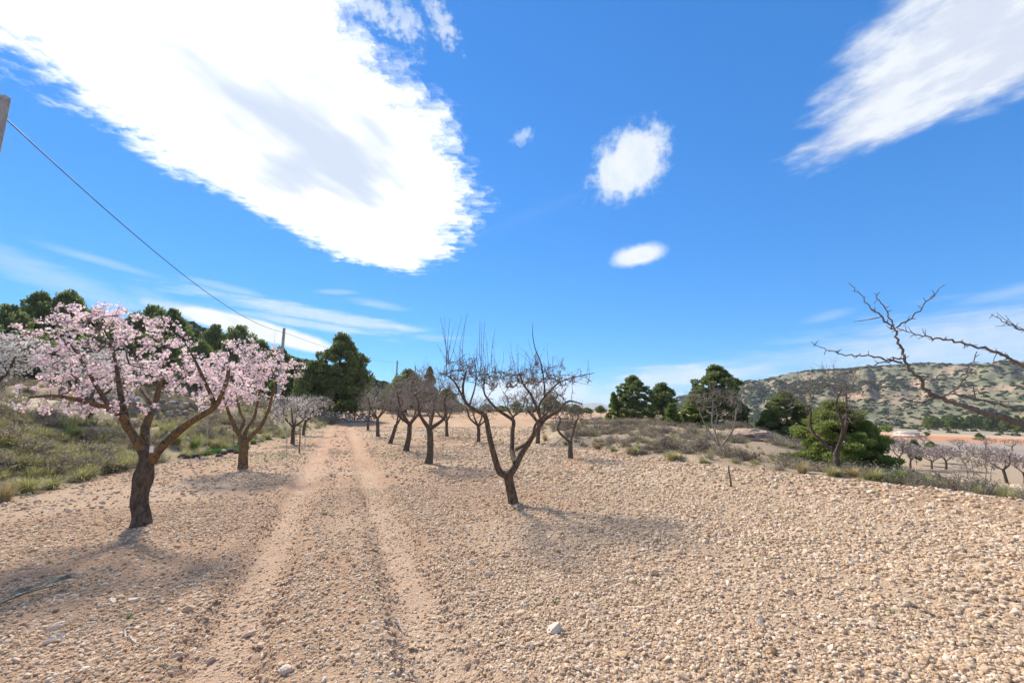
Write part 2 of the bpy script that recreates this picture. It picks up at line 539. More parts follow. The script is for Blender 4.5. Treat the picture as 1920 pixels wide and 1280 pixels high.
M_needle_b = mat_leaf('young_pine_needles', [(0.0, (0.13, 0.185, 0.045)), (0.5, (0.21, 0.27, 0.065)), (1.0, (0.31, 0.35, 0.105))], 0.42, 0.55, True)
M_straw = mat_leaf('straw_grass', [(0.0, (0.32, 0.25, 0.12)), (0.5, (0.46, 0.37, 0.20)), (1.0, (0.56, 0.47, 0.28))], 0.25, 0.7, True)
M_esparto = mat_leaf('esparto_grass', [(0.0, (0.26, 0.27, 0.10)), (0.5, (0.41, 0.39, 0.165)), (1.0, (0.56, 0.50, 0.27))], 0.25, 0.7, True)
M_green = mat_leaf('green_grass', [(0.0, (0.13, 0.19, 0.045)), (0.6, (0.22, 0.28, 0.07)), (1.0, (0.36, 0.36, 0.15))], 0.25, 0.6, True)
M_lush = mat_leaf('lush_grass', [(0.0, (0.05, 0.14, 0.02)), (1.0, (0.12, 0.26, 0.04))], 0.25, 0.6)
M_scrub = mat_leaf('grey_scrub', [(0.0, (0.21, 0.17, 0.125)), (0.5, (0.31, 0.26, 0.195)), (1.0, (0.42, 0.36, 0.26))], 0.25, 0.85, True)
M_shrub = mat_leaf('hill_shrub', [(0.0, (0.04, 0.06, 0.022)), (0.6, (0.075, 0.10, 0.04)), (1.0, (0.12, 0.13, 0.06))], 0.1, 0.8)
M_concrete = mat_plain('concrete', (0.34, 0.33, 0.32), 0.85, 0.2, 6)
M_metal = mat_plain('galvanised_steel', (0.30, 0.30, 0.30), 0.5, 0.15, 12, 0.6)
M_ceramic = mat_plain('brown_insulator', (0.12, 0.06, 0.04), 0.3, 0.15, 12)
M_cable = mat_plain('black_cable', (0.025, 0.025, 0.028), 0.6, 0.2, 4)
M_wood = mat_plain('weathered_stake', (0.17, 0.12, 0.085), 0.85, 0.35, 14)
M_palest = mat_plain('pale_stake', (0.42, 0.38, 0.33), 0.85, 0.25, 14)
M_tag = mat_plain('white_plastic', (0.78, 0.78, 0.76), 0.5, 0.03, 10)
M_litter = mat_plain('pale_blue_plastic', (0.52, 0.60, 0.68), 0.4, 0.1, 10)
M_dry = mat_plain('dry_grey_leaf', (0.17, 0.175, 0.14), 0.8, 0.3, 12)

# ------------------------------------------------------------------ terrain
LB = np.array([(-11, -60), (-9.6, 0), (-9.0, 5), (-9.0, 7.5), (-10.2, 11.6), (-11.3, 17), (-14, 28), (-18.5, 45), (-24, 60), (-40, 90), (-60, 130), (-80, 3000)])
RB = np.array([(14, -60), (11, 0), (9.8, 5), (9.15, 7.8), (8.35, 9.5), (7.2, 11), (6.3, 12.5), (4.9, 14.2), (3.4, 17.8), (1.6, 21.3), (1.3, 30), (3.0, 40), (9, 50), (20, 60), (32, 80), (40, 3000)])
VB = np.array([(18, -60), (11.6, 0), (10.4, 6), (9.9, 9), (9.4, 12), (10.2, 15), (12.6, 19), (15.5, 25), (19, 32), (25, 45), (36, 70), (42, 120), (40, 200), (20, 400), (0, 600), (-50, 3000)])
RUT_L = lambda y: -0.65 - 0.40 * y
RUT_R = lambda y: 0.73 - 0.39 * y

ridge_r = np.array([(-400, 650), (0, 650), (200, 648), (350, 642), (500, 690), (600, 705), (690, 722), (760, 742), (850, 760), (960, 768), (1050, 771), (1120, 774), (1920, 776)])
ridge_far = np.array([(-400, 774), (900, 774), (1050, 772), (1180, 764), (1230, 755), (1275, 738), (1330, 728), (1385, 717), (1440, 704), (1500, 692), (1560, 688), (1620, 684), (1680, 678), (1740, 673), (1830, 671), (1920, 665), (2200, 640), (2700, 620)])


def ridge_table(tab):
    az, te = [], []
    for px, py in tab:
        r = ray(px, py); az.append(math.atan2(r[0], r[1])); te.append(r[2] / math.hypot(r[0], r[1]))
    return np.array(az), np.array(te)


RL, RF = ridge_table(ridge_r), ridge_table(ridge_far)


def fields(x, y):
    xl = np.interp(y, LB[:, 1], LB[:, 0]); xr = np.interp(y, RB[:, 1], RB[:, 0]); xv = np.interp(y, VB[:, 1], VB[:, 0])
    jit = (fbm(x * 0.45, y * 0.45, 3, 91) - 0.5) * 1.1
    return xl - x + jit, x - xr + jit * 0.7, x - xv


def terrain(x, y):
    x = np.asarray(x, float); y = np.asarray(y, float)
    sl, sr, sv = fields(x, y)
    r = np.hypot(x, y); az = np.arctan2(x, y)
    front = sstep(y, -5, 5)
    z = 0.020 * (fbm(x * 3.1, y * 3.1, 3, 5) - 0.5) * 2 + 0.05 * (fbm(x * 0.5, y * 0.5, 3, 6) - 0.5) * 2
    rutd = np.minimum(np.abs(x - RUT_L(y)), np.abs(x - RUT_R(y)))
    clod = 0.35 + 0.65 * sstep(rutd, 0.12, 0.40)
    z = z + (0.030 * (fbm(x * 11, y * 11, 3, 7) - 0.5) + 0.012 * (fbm(x * 37, y * 37, 2, 8) - 0.5)) * clod * (r < 18)
    z = z + 0.9 * sstep(r, 38, 75) * (sv < 0)
    for f in (RUT_L, RUT_R):
        d = np.abs(x - f(y)) / 1.077
        along = (y * 1.077)
        tread = 0.015 * np.sin(along * 2 * math.pi / 0.16) * sstep(d, 0.06, 0.2) * (1 - sstep(d, 0.26, 0.36)) * (r < 9)
        z = z - 0.050 * (1 - sstep(d, 0.14, 0.34)) + 0.028 * np.exp(-((d - 0.42) / 0.11) ** 2) + tread
    # left bank, terraces
    z = z + front * (1.0 * sstep(sl, 0.2, 4.5) + 0.75 * sstep(sl, 5.5, 7.0) + 0.4 * sstep(sl, 8, 14) + 0.8 * sstep(sl, 17, 19) + 0.03 * np.clip(sl - 19, 0, 40))
    z = z + front * sstep(sl, 0, 1.5) * 0.75 * (fbm(x * 0.7, y * 0.7, 3, 15) - 0.40) * sstep(sl, 0, 3)
    # right scrub mound then the drop into the valley
    bank = sstep(sr, 0.0, 1.2) * (1 - sstep(sv, -3.0, 1.0))
    z = z + front * bank * (0.15 + 0.55 * sstep(y, 13, 30) + 0.6 * (fbm(x * 0.35, y * 0.35, 4, 25) - 0.42))
    z = z - (3.9 * sstep(sv, -0.5, 15) + 0.022 * np.clip(sv - 15, 0, 260)) - 0.15 * sstep(sr, 0, 1) * sstep(sv, -1.5, 0.3)
    # near ridge behind the pines (left) and the far hillside (right)
    tl = np.interp(az, *RL); tf = np.interp(az, *RF)
    rr = r * (1 + 0.25 * (fbm(x * 0.01, y * 0.01, 3, 31) - 0.5))
    zl = (tl * 190 + CAMZ) * sstep(rr, 62, 190) * (1 - 0.35 * sstep(r, 220, 500))
    z = z + np.where(tl > 0.01, zl, 0) * front
    gul = 0.80 + 0.50 * np.abs(fbm(az * 26 + 3, r * 0.004, 3, 41) - 0.5) * 2
    hf = np.clip(tf * 880 + 6, 0, None) * front
    z = z + hf * sstep(rr, 430, 900) * np.where(r < 870, gul + (1 - gul) * sstep(r, 760, 870), 1.0)
    return z


def ground_pt(px, py, guess=None):
    """where the ray through a photo pixel meets the ground"""
    d = ray(px, py); lo = 0.5
    ts = np.concatenate([np.geomspace(1.2, 900, 4000)])
    P = np.array([0, 0, CAMZ])[None] + d[None] / d[1] * ts[:, None]
    below = P[:, 2] < terrain(P[:, 0], P[:, 1])
    i = int(np.argmax(below)) if below.any() else len(ts) - 1
    return P[i]


def on(x, y, dz=0.0):
    return np.array([x, y, float(terrain(np.array([x]), np.array([y]))[0]) + dz])


def build_terrain():
    fine = np.deg2rad(np.arange(-62, 62.001, 0.24)); rest = np.deg2rad(np.arange(65, 298, 3.0))
    A = np.concatenate([fine, rest]); nA = len(A)
    rad = np.concatenate([np.geomspace(0.9, 16, 360), np.geomspace(16.4, 140, 110), np.geomspace(145, 2600, 90)]); nR = len(rad)
    rr, aa = np.meshgrid(rad, A, indexing='ij')
    x, y = rr * np.sin(aa), rr * np.cos(aa)
    z = terrain(x, y)
    z = np.where(rr > 1500, z - (rr - 1500) * 0.02, z)
    V = np.stack([x, y, z], -1).reshape(-1, 3)
    V = np.concatenate([V, [[0, 0, 0.0]]])
    i = np.arange(nR - 1)[:, None] * nA; j = np.arange(nA)[None]; j2 = (j + 1) % nA
    Q = np.stack([i + j, i + nA + j, i + nA + j2, i + j2], -1).reshape(-1, 4)
    x, y, z = V.T
    sl, sr, sv = fields(x, y); r = np.hypot(x, y); az = np.arctan2(x, y)
    # base colours of the soils
    n1, n2 = fbm(x * 0.22, y * 0.22, 4, 51), fbm(x * 0.9, y * 0.9, 4, 52)
    col = np.empty((len(V), 3)); col[:] = (0.44, 0.315, 0.212)
    mixv = lambda w, c: col * (1 - w[:, None]) + np.array(c)[None] * w[:, None]
    col = mixv(sstep(x + 0.25 * y, 1, 8) * 0.7, (0.51, 0.385, 0.255))
    col = mixv(sstep(-x - 0.1 * y, -1, 5) * (y < 14) * 0.5, (0.45, 0.315, 0.215))
    col = mixv(sstep(n1, 0.48, 0.66) * 0.6, (0.36, 0.215, 0.130))
    band = np.exp(-((x - 1.1 - 0.16 * (y - 9)) / 0.8) ** 2) * sstep(y, 8, 11) * (1 - sstep(y, 15, 19))
    col = mixv(band * 0.6, (0.44, 0.24, 0.12))
    col = mixv(sstep(y, 35, 60) * (sl < 0) * (1 - sstep(sr, -1, 1)) * 0.6, (0.46, 0.28, 0.17))
    for f in (RUT_L, RUT_R):
        d = np.abs(x - f(y)) / 1.077
        col = mixv((1 - sstep(d + 0.12 * (n2 - .5), 0.06, 0.30)) * (0.10 + 0.65 * n2), (0.54, 0.39, 0.275))
    mid = np.abs(x - 0.04 + 0.395 * y)
    col = mixv(np.exp(-(mid / 1.3) ** 2) * sstep(y, 9, 16) * 0.55, (0.47, 0.26, 0.165))
    green = sstep(fbm(x * 0.7, y * 0.7, 3, 61), 0.60, 0.75) * sstep(r, 6, 14) * sstep(mid, 1.2, 2.2)
    col = mixv(green * 0.65, (0.28, 0.245, 0.125))
    col = mixv(sstep(fbm(x * 0.5 + 9, y * 0.28, 4, 63), 0.50, 0.66) * sstep(r, 9, 16) * (sl < 0) * 0.55, (0.36, 0.215, 0.13))
    col = mixv(sstep(sl, -0.6, 0.4) * (y > -5), (0.30, 0.245, 0.155))
    col = mixv(sstep(sl, 7.5, 9) * (1 - sstep(sl, 15, 17)) * (y > -5) * (y < 30), (0.52, 0.44, 0.33))
    col = mixv(sstep(sl, 18, 20) * (1 - sstep(sl, 34, 40)) * (y > 28), (0.47, 0.31, 0.21))
    sc = sstep(sr, -0.3, 0.5) * (y > -5)
    col = mixv(sc, (0.31, 0.24, 0.165))
    col = mixv(sc * sstep(n2, 0.52, 0.66) * 0.7, (0.44, 0.345, 0.235))
    va = sstep(sv, 2, 9)
    col = mixv(va, (0.36, 0.28, 0.195))
    rj = r * (1 + 0.10 * (fbm(x * 0.03, y * 0.03, 3, 71) - 0.5)) - (az - 0.75) * 60
    col = mixv(va * sstep(rj, 82, 96), (0.31, 0.255, 0.215))
    col = mixv(va * sstep(rj, 128, 136), (0.47, 0.225, 0.120))
    col = mixv(va * sstep(rj, 168, 178), (0.52, 0.34, 0.22))
    col = mixv(va * sstep(rj, 196, 206), (0.30, 0.27, 0.20))
    col = mixv(va * sstep(rj, 300, 320) * sstep(fbm(x * 0.02, y * 0.02, 3, 72), 0.45, 0.55), (0.38, 0.24, 0.18))
    tl = np.interp(az, *RL)
    col = mixv(sstep(r, 70, 100) * (tl > 0.012) * (sv < 0), (0.17, 0.16, 0.08))
    rgba = np.concatenate([col, np.ones((len(V), 1))], 1).astype(np.float32)
    # regions become separate pieces that share their edges
    cx, cy = V[Q].mean(1)[:, 0], V[Q].mean(1)[:, 1]
    fsl, fsr, fsv = fields(cx, cy); fr = np.hypot(cx, cy)
    fa = np.arctan2(cx, cy); ftl = np.interp(fa, *RL); ftf = np.interp(fa, *RF)
    reg = np.zeros(len(Q), int)
    reg[(fsl > 0) & (cy > -5)] = 2
    reg[(fsr > 0) & (cy > -5)] = 3
    reg[(fsv > 2)] = 4
    reg[(fr > 75) & (ftl > 0.012) & (fsv < 2)] = 5
    reg[(fr > 430)] = 6
    rut = (np.minimum(np.abs(cx - RUT_L(cy)), np.abs(cx - RUT_R(cy))) < 0.3) & (cy > 0.5) & (cy < 45)
    reg[(reg == 0) & rut] = 1
    fan = np.stack([np.full(nA, len(V) - 1), np.arange(nA), (np.arange(nA) + 1) % nA], -1)[:, [0, 2, 1]]
    names = ['stony_field_ground', 'dirt_track', 'grassy_bank_ground', 'scrub_bank_ground', 'valley_ground', 'wooded_ridge_ground', 'far_hillside']
    for k, nm in enumerate(names):
        q = Q[reg == k]; t = fan if k == 0 else np.zeros((0, 3), int)
        if not len(q): continue
        used = np.unique(np.concatenate([q.ravel(), t.ravel()])); mp = np.full(len(V), -1); mp[used] = np.arange(len(used))
        me = mk_mesh(nm, V[used], mp[t], mp[q], [M_hill if k == 6 else M_ground], True, {'tint': ('FLOAT_COLOR', rgba[used])})
        link(nm, me, kind='structure')


build_terrain()


def mountains():
    """pale distant range seen through the gap in the middle"""
    a = np.deg2rad(np.linspace(-60, 60, 400)); rr = np.linspace(5200, 7000, 14)
    R2, A2 = np.meshgrid(rr, a, indexing='ij')
    n = fbm(A2 * 22, A2 * 0 + 3, 5, 81)
    prof = sstep(R2, 5200, 6100) * (1 - 0.5 * sstep(R2, 6100, 7000))
    bump_ = np.exp(-((A2 - 0.15) / 0.10) ** 2) * 60
    z = -60 + prof * (60 + 75 * n + bump_ + 60 * (fbm(A2 * 60, R2 * 0.002, 4, 82) - 0.5))
    V = np.stack([R2 * np.sin(A2), R2 * np.cos(A2), z], -1).reshape(-1, 3)
    i = np.arange(13)[:, None] * 400; j = np.arange(399)[None]
    Q = np.stack([i + j, i + j + 1, i + 401 + j, i + 400 + j], -1).reshape(-1, 4)
    link('distant_mountains', mk_mesh('distant_mountains', V, None, Q[:, ::-1], [M_hill], True), kind='structure')


mountains()

# ------------------------------------------------------------------ scattering of uncountable stuff
PROTO = {}


def icosphere(sub=1):
    t = (1 + 5 ** 0.5) / 2
    v = [(-1, t, 0), (1, t, 0), (-1, -t, 0), (1, -t, 0), (0, -1, t), (0, 1, t), (0, -1, -t), (0, 1, -t), (t, 0, -1), (t, 0, 1), (-t, 0, -1), (-t, 0, 1)]
    f = [(0, 11, 5), (0, 5, 1), (0, 1, 7), (0, 7, 10), (0, 10, 11), (1, 5, 9), (5, 11, 4), (11, 10, 2), (10, 7, 6), (7, 1, 8), (3, 9, 4), (3, 4, 2), (3, 2, 6), (3, 6, 8), (3, 8, 9), (4, 9, 5), (2, 4, 11), (6, 2, 10), (8, 6, 7), (9, 8, 1)]
    v = [np.array(p) / np.linalg.norm(p) for p in v]
    for _ in range(sub):
        mid = {}; nf = []

        def m(a, b):
            k = (min(a, b), max(a, b))
            if k not in mid:
                p = v[a] + v[b]; v.append(p / np.linalg.norm(p)); mid[k] = len(v) - 1
            return mid[k]
        for a, b, c in f:
            ab, bc, ca = m(a, b), m(b, c), m(c, a)
            nf += [(a, ab, ca), (b, bc, ab), (c, ca, bc), (ab, bc, ca)]
        f = nf
    return np.array(v), np.array(f)


ICO0, ICO1, ICO2 = icosphere(0), icosphere(1), icosphere(2)


def stone_shape(r, base=ICO1, cut=5):
    """angular stone: a sphere trimmed by random planes and squashed"""
    V = base[0].copy()
    for _ in range(cut):
        n = unit(1, r)[0]; d = r.uniform(0.5, 0.85); o = V @ n - d
        V = V - np.clip(o, 0, None)[:, None] * n[None]
    V = V + r.normal(size=V.shape) * 0.035
    V = V * np.array([r.uniform(0.8, 1.15), r.uniform(0.65, 1.0), r.uniform(0.45, 0.75)])
    return V, base[1]


def proto_collection(name, meshes):
    col = bpy.data.collections.new(name)
    for i, me in enumerate(meshes):
        col.objects.link(bpy.data.objects.new('%s_piece' % name, me))
    return col


def scatter(name, loc, rot, scale, idx, col, label, cat):
    """one object: points that carry small pieces"""
    me = mk_mesh(name, loc, attrs={'rot': ('FLOAT_VECTOR', rot.astype(np.float32)), 'scl': ('FLOAT_VECTOR', scale.astype(np.float32)), 'idx': ('INT', idx.astype(np.int32))})
    o = link(name, me, kind='stuff')
    ng = bpy.data.node_groups.new(name, 'GeometryNodeTree')
    ng.interface.new_socket('Geometry', in_out='INPUT', socket_type='NodeSocketGeometry')
    ng.interface.new_socket('Geometry', in_out='OUTPUT', socket_type='NodeSocketGeometry')
    N = ng.nodes.new; L = ng.links.new
    gi, go = N('NodeGroupInput'), N('NodeGroupOutput')
    ci = N('GeometryNodeCollectionInfo'); ci.inputs['Collection'].default_value = col
    ci.inputs['Separate Children'].default_value = True; ci.inputs['Reset Children'].default_value = True
    ip = N('GeometryNodeInstanceOnPoints'); ip.inputs['Pick Instance'].default_value = True

    def na(n, t):
        a = N('GeometryNodeInputNamedAttribute'); a.data_type = t; a.inputs['Name'].default_value = n
        return a.outputs[0]
    L(gi.outputs[0], ip.inputs['Points']); L(ci.outputs[0], ip.inputs['Instance'])
    L(na('idx', 'INT'), ip.inputs['Instance Index'])
    L(na('rot', 'FLOAT_VECTOR'), ip.inputs['Rotation']); L(na('scl', 'FLOAT_VECTOR'), ip.inputs['Scale'])
    L(ip.outputs[0], go.inputs[0])
    md = o.modifiers.new('scatter', 'NODES'); md.node_group = ng
    return tag(o, label, cat)


def tuft_mesh(name, mat, n, h, spread, width, r, curve=0.5):
    """a tuft of bent blades, three segments each"""
    acc = Acc()
    a = r.uniform(0, 2 * math.pi, n); lean = np.abs(r.normal(0, spread, n)); L = h * r.uniform(0.45, 1.0, n)
    for i in range(n):
        d = np.array([math.cos(a[i]), math.sin(a[i]), 0]); side = np.array([-d[1], d[0], 0])
        side = side * math.cos(r.uniform(-1, 1)) + np.array([0, 0, 0.0])
        p = d * r.uniform(0, 0.16) * h; th = lean[i] * 0.5; pts = [p]
        for s in range(3):
            p = p + (d * math.sin(th) + np.array([0, 0, math.cos(th)])) * L[i] / 3; pts.append(p); th += lean[i] * curve + r.uniform(0, 0.25)
        w = width * r.uniform(0.6, 1.2)
        V = np.array([pts[0] - side * w / 2, pts[0] + side * w / 2, pts[1] - side * w / 2, pts[1] + side * w / 2, pts[2] - side * w * .35, pts[2] + side * w * .35, pts[3]])
        acc.add(V, [(4, 5, 6)], [(0, 1, 3, 2), (2, 3, 5, 4)])
    return acc.mesh(name, [mat], False)


def twiggy_mesh(name, mat, n, r, leafy=0, h=1.0):
    """a dry bush: forking thin stems, with small leaf flecks"""
    acc = Acc(); ends = []
    for i in range(n):
        d = unit(1, r)[0]; d[2] = abs(d[2]) + 0.35; d /= np.linalg.norm(d); L = h * r.uniform(0.5, 1.0)
        p0 = r.normal(0, 0.05, 3) * [1, 1, 0]; mid = p0 + d * L * 0.5 + r.normal(0, 0.05, 3); e = mid + (d + r.normal(0, 0.3, 3)) * L * 0.45
        V, T, Q = tube([p0, mid, e], [0.012, 0.008, 0.003], 3); acc.add(V, T, Q); ends.append(mid * 0.4 + e * 0.6); ends.append(e)
        for k in range(3):
            b = mid + (e - mid) * r.uniform(0, .8); q = b + (d + r.normal(0, 0.6, 3)) * L * 0.25
            V, T, Q = tube([b, (b + q) / 2 + r.normal(0, .02, 3), q], [0.006, 0.004, 0.002], 3); acc.add(V, T, Q); ends.append(q)
    if leafy:
        E = np.array(ends); k = r.integers(0, len(E), leafy)
        loc = E[k] + r.normal(0, 0.05, (leafy, 3)); u = unit(leafy, r)
        V, T = spray(np.array([(-.5, 0, 0), (.5, 0, 0), (0, 0, 1.0)]), np.array([(0, 1, 2)]), loc, rot_from(u, r.uniform(0, 6, leafy)), r.uniform(0.02, 0.05, leafy))
        acc.add(V, T)
    return acc.mesh(name, [mat], False)


def samp_ring(n, r0, r1, a0=-60, a1=60, r=rng):
    rr = np.sqrt(r.uniform(r0 * r0, r1 * r1, n)); aa = np.deg2rad(r.uniform(a0, a1, n))
    return rr * np.sin(aa), rr * np.cos(aa)


def gravel():
    r = np.random.default_rng(11)
    meshes = []
    for i in range(12):
        V, T = stone_shape(r, ICO1 if i < 8 else ICO0, 6)
        meshes.append(mk_mesh('gravel_piece', V, T, None, [M_gravel], i % 3 == 0))
    col = proto_collection('gravel', meshes)
    X, Y, Sz = [], [], []
    for n, r0, r1, s0, s1 in ((130000, 1.5, 5, .004, .021), (150000, 5, 10, .007, .027), (80000, 10, 20, .016, .050), (36000, 20, 44, .026, .080), (1500, 1.8, 9, .024, .046), (2600, 9, 25, .035, .070)):
        x, y = samp_ring(n, r0, r1, r=r)
        u = r.uniform(0, 1, n); s = s0 + (s1 - s0) * u ** 2.4
        X.append(x); Y.append(y); Sz.append(s)
    x, y, s = np.concatenate(X), np.concatenate(Y), np.concatenate(Sz)
    sl, sr, sv = fields(x, y)
    d = np.minimum(np.abs(x - RUT_L(y)), np.abs(x - RUT_R(y)))
    dens = 0.95 + 0.05 * sstep(x + 0.3 * y, -2.5, 5)           # stonier to the right
    dens *= (0.45 + 0.55 * sstep(fbm(x * 0.8, y * 0.8, 3, 21), 0.40, 0.58)) * (0.55 + 0.45 * sstep(fbm(x * 2.6 + y, y * 1.1, 2, 29), 0.35, 0.6))
    dens *= 0.55 + 0.45 * sstep(d + 0.16 * (fbm(x * 3, y * 3, 2, 28) - .5), 0.14, 0.40)
    dens *= (sl < 0.3) & (sr < 0.4) & (sv < 0.6)
    dens *= np.where(s > .02, sstep(d, .25, .5) * (0.5 + 0.5 * sstep(x + 0.3 * y, 0, 4)), 1.0)
    keep = r.uniform(0, 1, len(x)) < dens
    x, y, s = x[keep], y[keep], s[keep]
    s = s * (1.12 + 0.30 * sstep(x + 0.3 * y, -1, 7))
    z = terrain(x, y) + s * np.where(r.uniform(0, 1, len(s)) < .55, -.05, .18)
    n = len(x)
    rot = np.stack([r.normal(0, .35, n), r.normal(0, .35, n), r.uniform(0, 6.3, n)], -1)
    scatter('gravel', np.stack([x, y, z], -1), rot, np.repeat(s[:, None], 3, 1), r.integers(0, 12, n), col,
            'pale limestone gravel strewn over the ploughed orchard field', 'gravel')


gravel()


def ground_cover():
    r = np.random.default_rng(12)
    straw = [tuft_mesh('straw_tuft', M_straw, 60, 0.30, 0.55, 0.012, r) for _ in range(3)]
    esp = [tuft_mesh('esparto_tuft', M_esparto, 110, 0.42, 0.6, 0.012, r) for _ in range(4)]
    scr = [twiggy_mesh('scrub_bush', M_scrub, 26, r, 260, 0.42) for _ in range(4)]
    col = proto_collection('bank_cover', straw + esp + scr)
    X, Y = [], []
    for n, r0, r1 in ((2600, 8, 18), (6500, 14, 36), (5200, 30, 75)):
        x, y = samp_ring(n, r0, r1, -62, -8, r); X.append(x); Y.append(y)
    x, y = np.concatenate(X), np.concatenate(Y)
    sl, sr, sv = fields(x, y); rr = np.hypot(x, y)
    keep = (sl > 0.15) & (r.uniform(0, 1, len(x)) < (0.15 + 0.85 * sstep(fbm(x * .6, y * .6, 3, 22), .42, .56)))
    keep &= ~((sl > 7.2) & (sl < 16) & (y < 30) & (r.uniform(0, 1, len(x)) < 0.85))
    keep &= ~((sl > 18.5) & (r.uniform(0, 1, len(x)) < 0.6))
    x, y = x[keep], y[keep]; n = len(x); rr = np.hypot(x, y)
    z = terrain(x, y) - 0.02
    t = fbm(x * .5, y * .5, 3, 23) + r.normal(0, .10, n)
    slk = fields(x, y)[0]
    idx = np.where(r.uniform(0, 1, n) < np.where(slk < 6, .13, .36), r.integers(7, 11, n), np.where(t < 0.56, r.integers(3, 7, n), r.integers(0, 3, n)))
    s = r.uniform(0.6, 1.35, n) * (1 + sstep(rr, 25, 60) * 0.7)
    scatter('bank_grass', np.stack([x, y, z], -1), np.stack([r.normal(0, .12, n), r.normal(0, .12, n), r.uniform(0, 6.3, n)], -1),
            np.stack([s * 1.15, s * 1.15, s * r.uniform(.7, 1.05, n)], -1), idx, col, 'dry yellow-green grass and grey scrub covering the left bank', 'ground cover')
    # right scrub
    X, Y = [], []
    for n, r0, r1, a0, a1 in ((7500, 10, 30, 5, 50), (6500, 24, 60, 0, 42)):
        x, y = samp_ring(n, r0, r1, a0, a1, r); X.append(x); Y.append(y)
    x, y = np.concatenate(X), np.concatenate(Y)
    sl, sr, sv = fields(x, y)
    keep = (sr > 0.25) & (sv < 5) & (r.uniform(0, 1, len(x)) < (0.06 + 0.6 * sstep(fbm(x * .55, y * .55, 3, 24), .46, .60)))
    keep &= ~((y > 45) & (r.uniform(0, 1, len(x)) < .6))
    x, y = x[keep], y[keep]; n = len(x); sr = sr[keep]
    t = r.uniform(0, 1, n)
    idx = np.where(t < 0.50, r.integers(7, 11, n), np.where(t < 0.72, r.integers(3, 7, n), r.integers(0, 3, n)))
    s = r.uniform(0.35, 1.0, n) ** 1.3 * np.where(sr < 1.5, 0.75, 1.05)
    scatter('scrub_cover', np.stack([x, y, terrain(x, y) - .02], -1), np.stack([r.normal(0, .12, n), r.normal(0, .12, n), r.uniform(0, 6.3, n)], -1),
            np.stack([s * 1.2, s * 1.2, s * .8], -1), idx, col, 'low grey thyme scrub and dry grass on the mound right of the field', 'scrub')
    # valley grass fringe below the edge
    x, y = samp_ring(2600, 9, 40, 38, 60, r); sl, sr, sv = fields(x, y)
    keep = (sv > -0.4) & (r.uniform(0, 1, len(x)) < np.where(sv < 3, 0.9, 0.12)); x, y = x[keep], y[keep]; n = len(x)
    idx = np.where(r.uniform(0, 1, n) < .7, r.integers(3, 7, n), r.integers(7, 11, n)); s = r.uniform(.5, 1.0, n)
    scatter('slope_grass', np.stack([x, y, terrain(x, y) - .02], -1), np.stack([r.normal(0, .1, n), r.normal(0, .1, n), r.uniform(0, 6.3, n)], -1),
            np.stack([s, s, s * .9], -1), idx, col, 'rough grass on the slope falling to the valley orchard', 'ground cover')
    # weeds in the field
    wd = [tuft_mesh('weed_tuft', M_green, 26, 0.075, 0.9, 0.007, r) for _ in range(3)]
    cw = proto_collection('weeds', wd)
    x, y = samp_ring(24000, 2, 38, r=r); sl, sr, sv = fields(x, y)
    pn = fbm(x * .7, y * .7, 3, 61); d = np.minimum(np.abs(x - RUT_L(y)), np.abs(x - RUT_R(y)))
    keep = (sl < 0) & (sr < 0) & (sv < 0) & (d > .35) & (r.uniform(0, 1, len(x)) < 0.03 + 0.36 * sstep(pn, .56, .72) * sstep(np.hypot(x, y), 3, 9))
    for bx, by, rad in ((960, 950, 0.7), (803, 870, 0.9), (760, 848, 1.0), (1070, 860, 0.6), (709, 820, .7)):
        g = ground_pt(bx, by); k = r.uniform(0, 1, len(x)) < 0.55
        keep |= (np.hypot(x - g[0] - 0.2, y - g[1] + 0.25) < rad) & k
    x, y = x[keep], y[keep]; n = len(x); s = r.uniform(.35, 1.0, n) * (1 + sstep(np.hypot(x, y), 8, 20) * .5)
    scatter('field_weeds', np.stack([x, y, terrain(x, y)], -1), np.stack([r.normal(0, .2, n), r.normal(0, .2, n), r.uniform(0, 6.3, n)], -1),
            np.repeat(s[:, None], 3, 1), r.integers(0, 3, n), cw, 'sparse green weeds sprouting among the field stones', 'weeds')
    # lush green patch by the dark stones
    lg = [tuft_mesh('lush_tuft', M_lush, 50, 0.22, 0.7, 0.012, r) for _ in range(3)]
    cl = proto_collection('lush', lg)
    c0 = ground_pt(345, 858); c1 = ground_pt(425, 846); n = 260
    t = r.uniform(0, 1, n)
    x = c0[0] + (c1[0] - c0[0]) * t + r.normal(0, .12, n); y = c0[1] + (c1[1] - c0[1]) * t + r.uniform(0.1, 1.5, n)
    s = r.uniform(.6, 1.1, n)
    scatter('lush_grass', np.stack([x, y, terrain(x, y)], -1), np.stack([r.normal(0, .1, n), r.normal(0, .1, n), r.uniform(0, 6.3, n)], -1),
            np.repeat(s[:, None], 3, 1), r.integers(0, 3, n), cl, 'bright green grass patch behind dark stones at the field edge', 'grass')
    # shrubs on far slopes, too many and too far to tell apart
    def clump(n, r):
        u = unit(n, r); u[:, 2] = np.abs(u[:, 2]); loc = u * r.uniform(.55, 1, (n, 1)) * [1, 1, .9]
        V, T = spray(np.array([(-.5, -.3, 0), (.5, -.3, 0), (0, .6, 0.1)]), np.array([(0, 1, 2)]), loc, rot_from(u + r.normal(0, .4, (n, 3)), r.uniform(0, 6, n)), r.uniform(.45, .8, n))
        V2, T2 = ICO0; V2 = V2 * [.7, .7, .6] + [0, 0, .25]
        return np.concatenate([V, V2]), np.concatenate([T, T2 + len(V)])
    cs = proto_collection('far_shrub', [mk_mesh('far_shrub', *clump(46, r), None, [M_shrub], False) for _ in range(4)])
    x, y = samp_ring(34000, 380, 930, 8, 62, r)
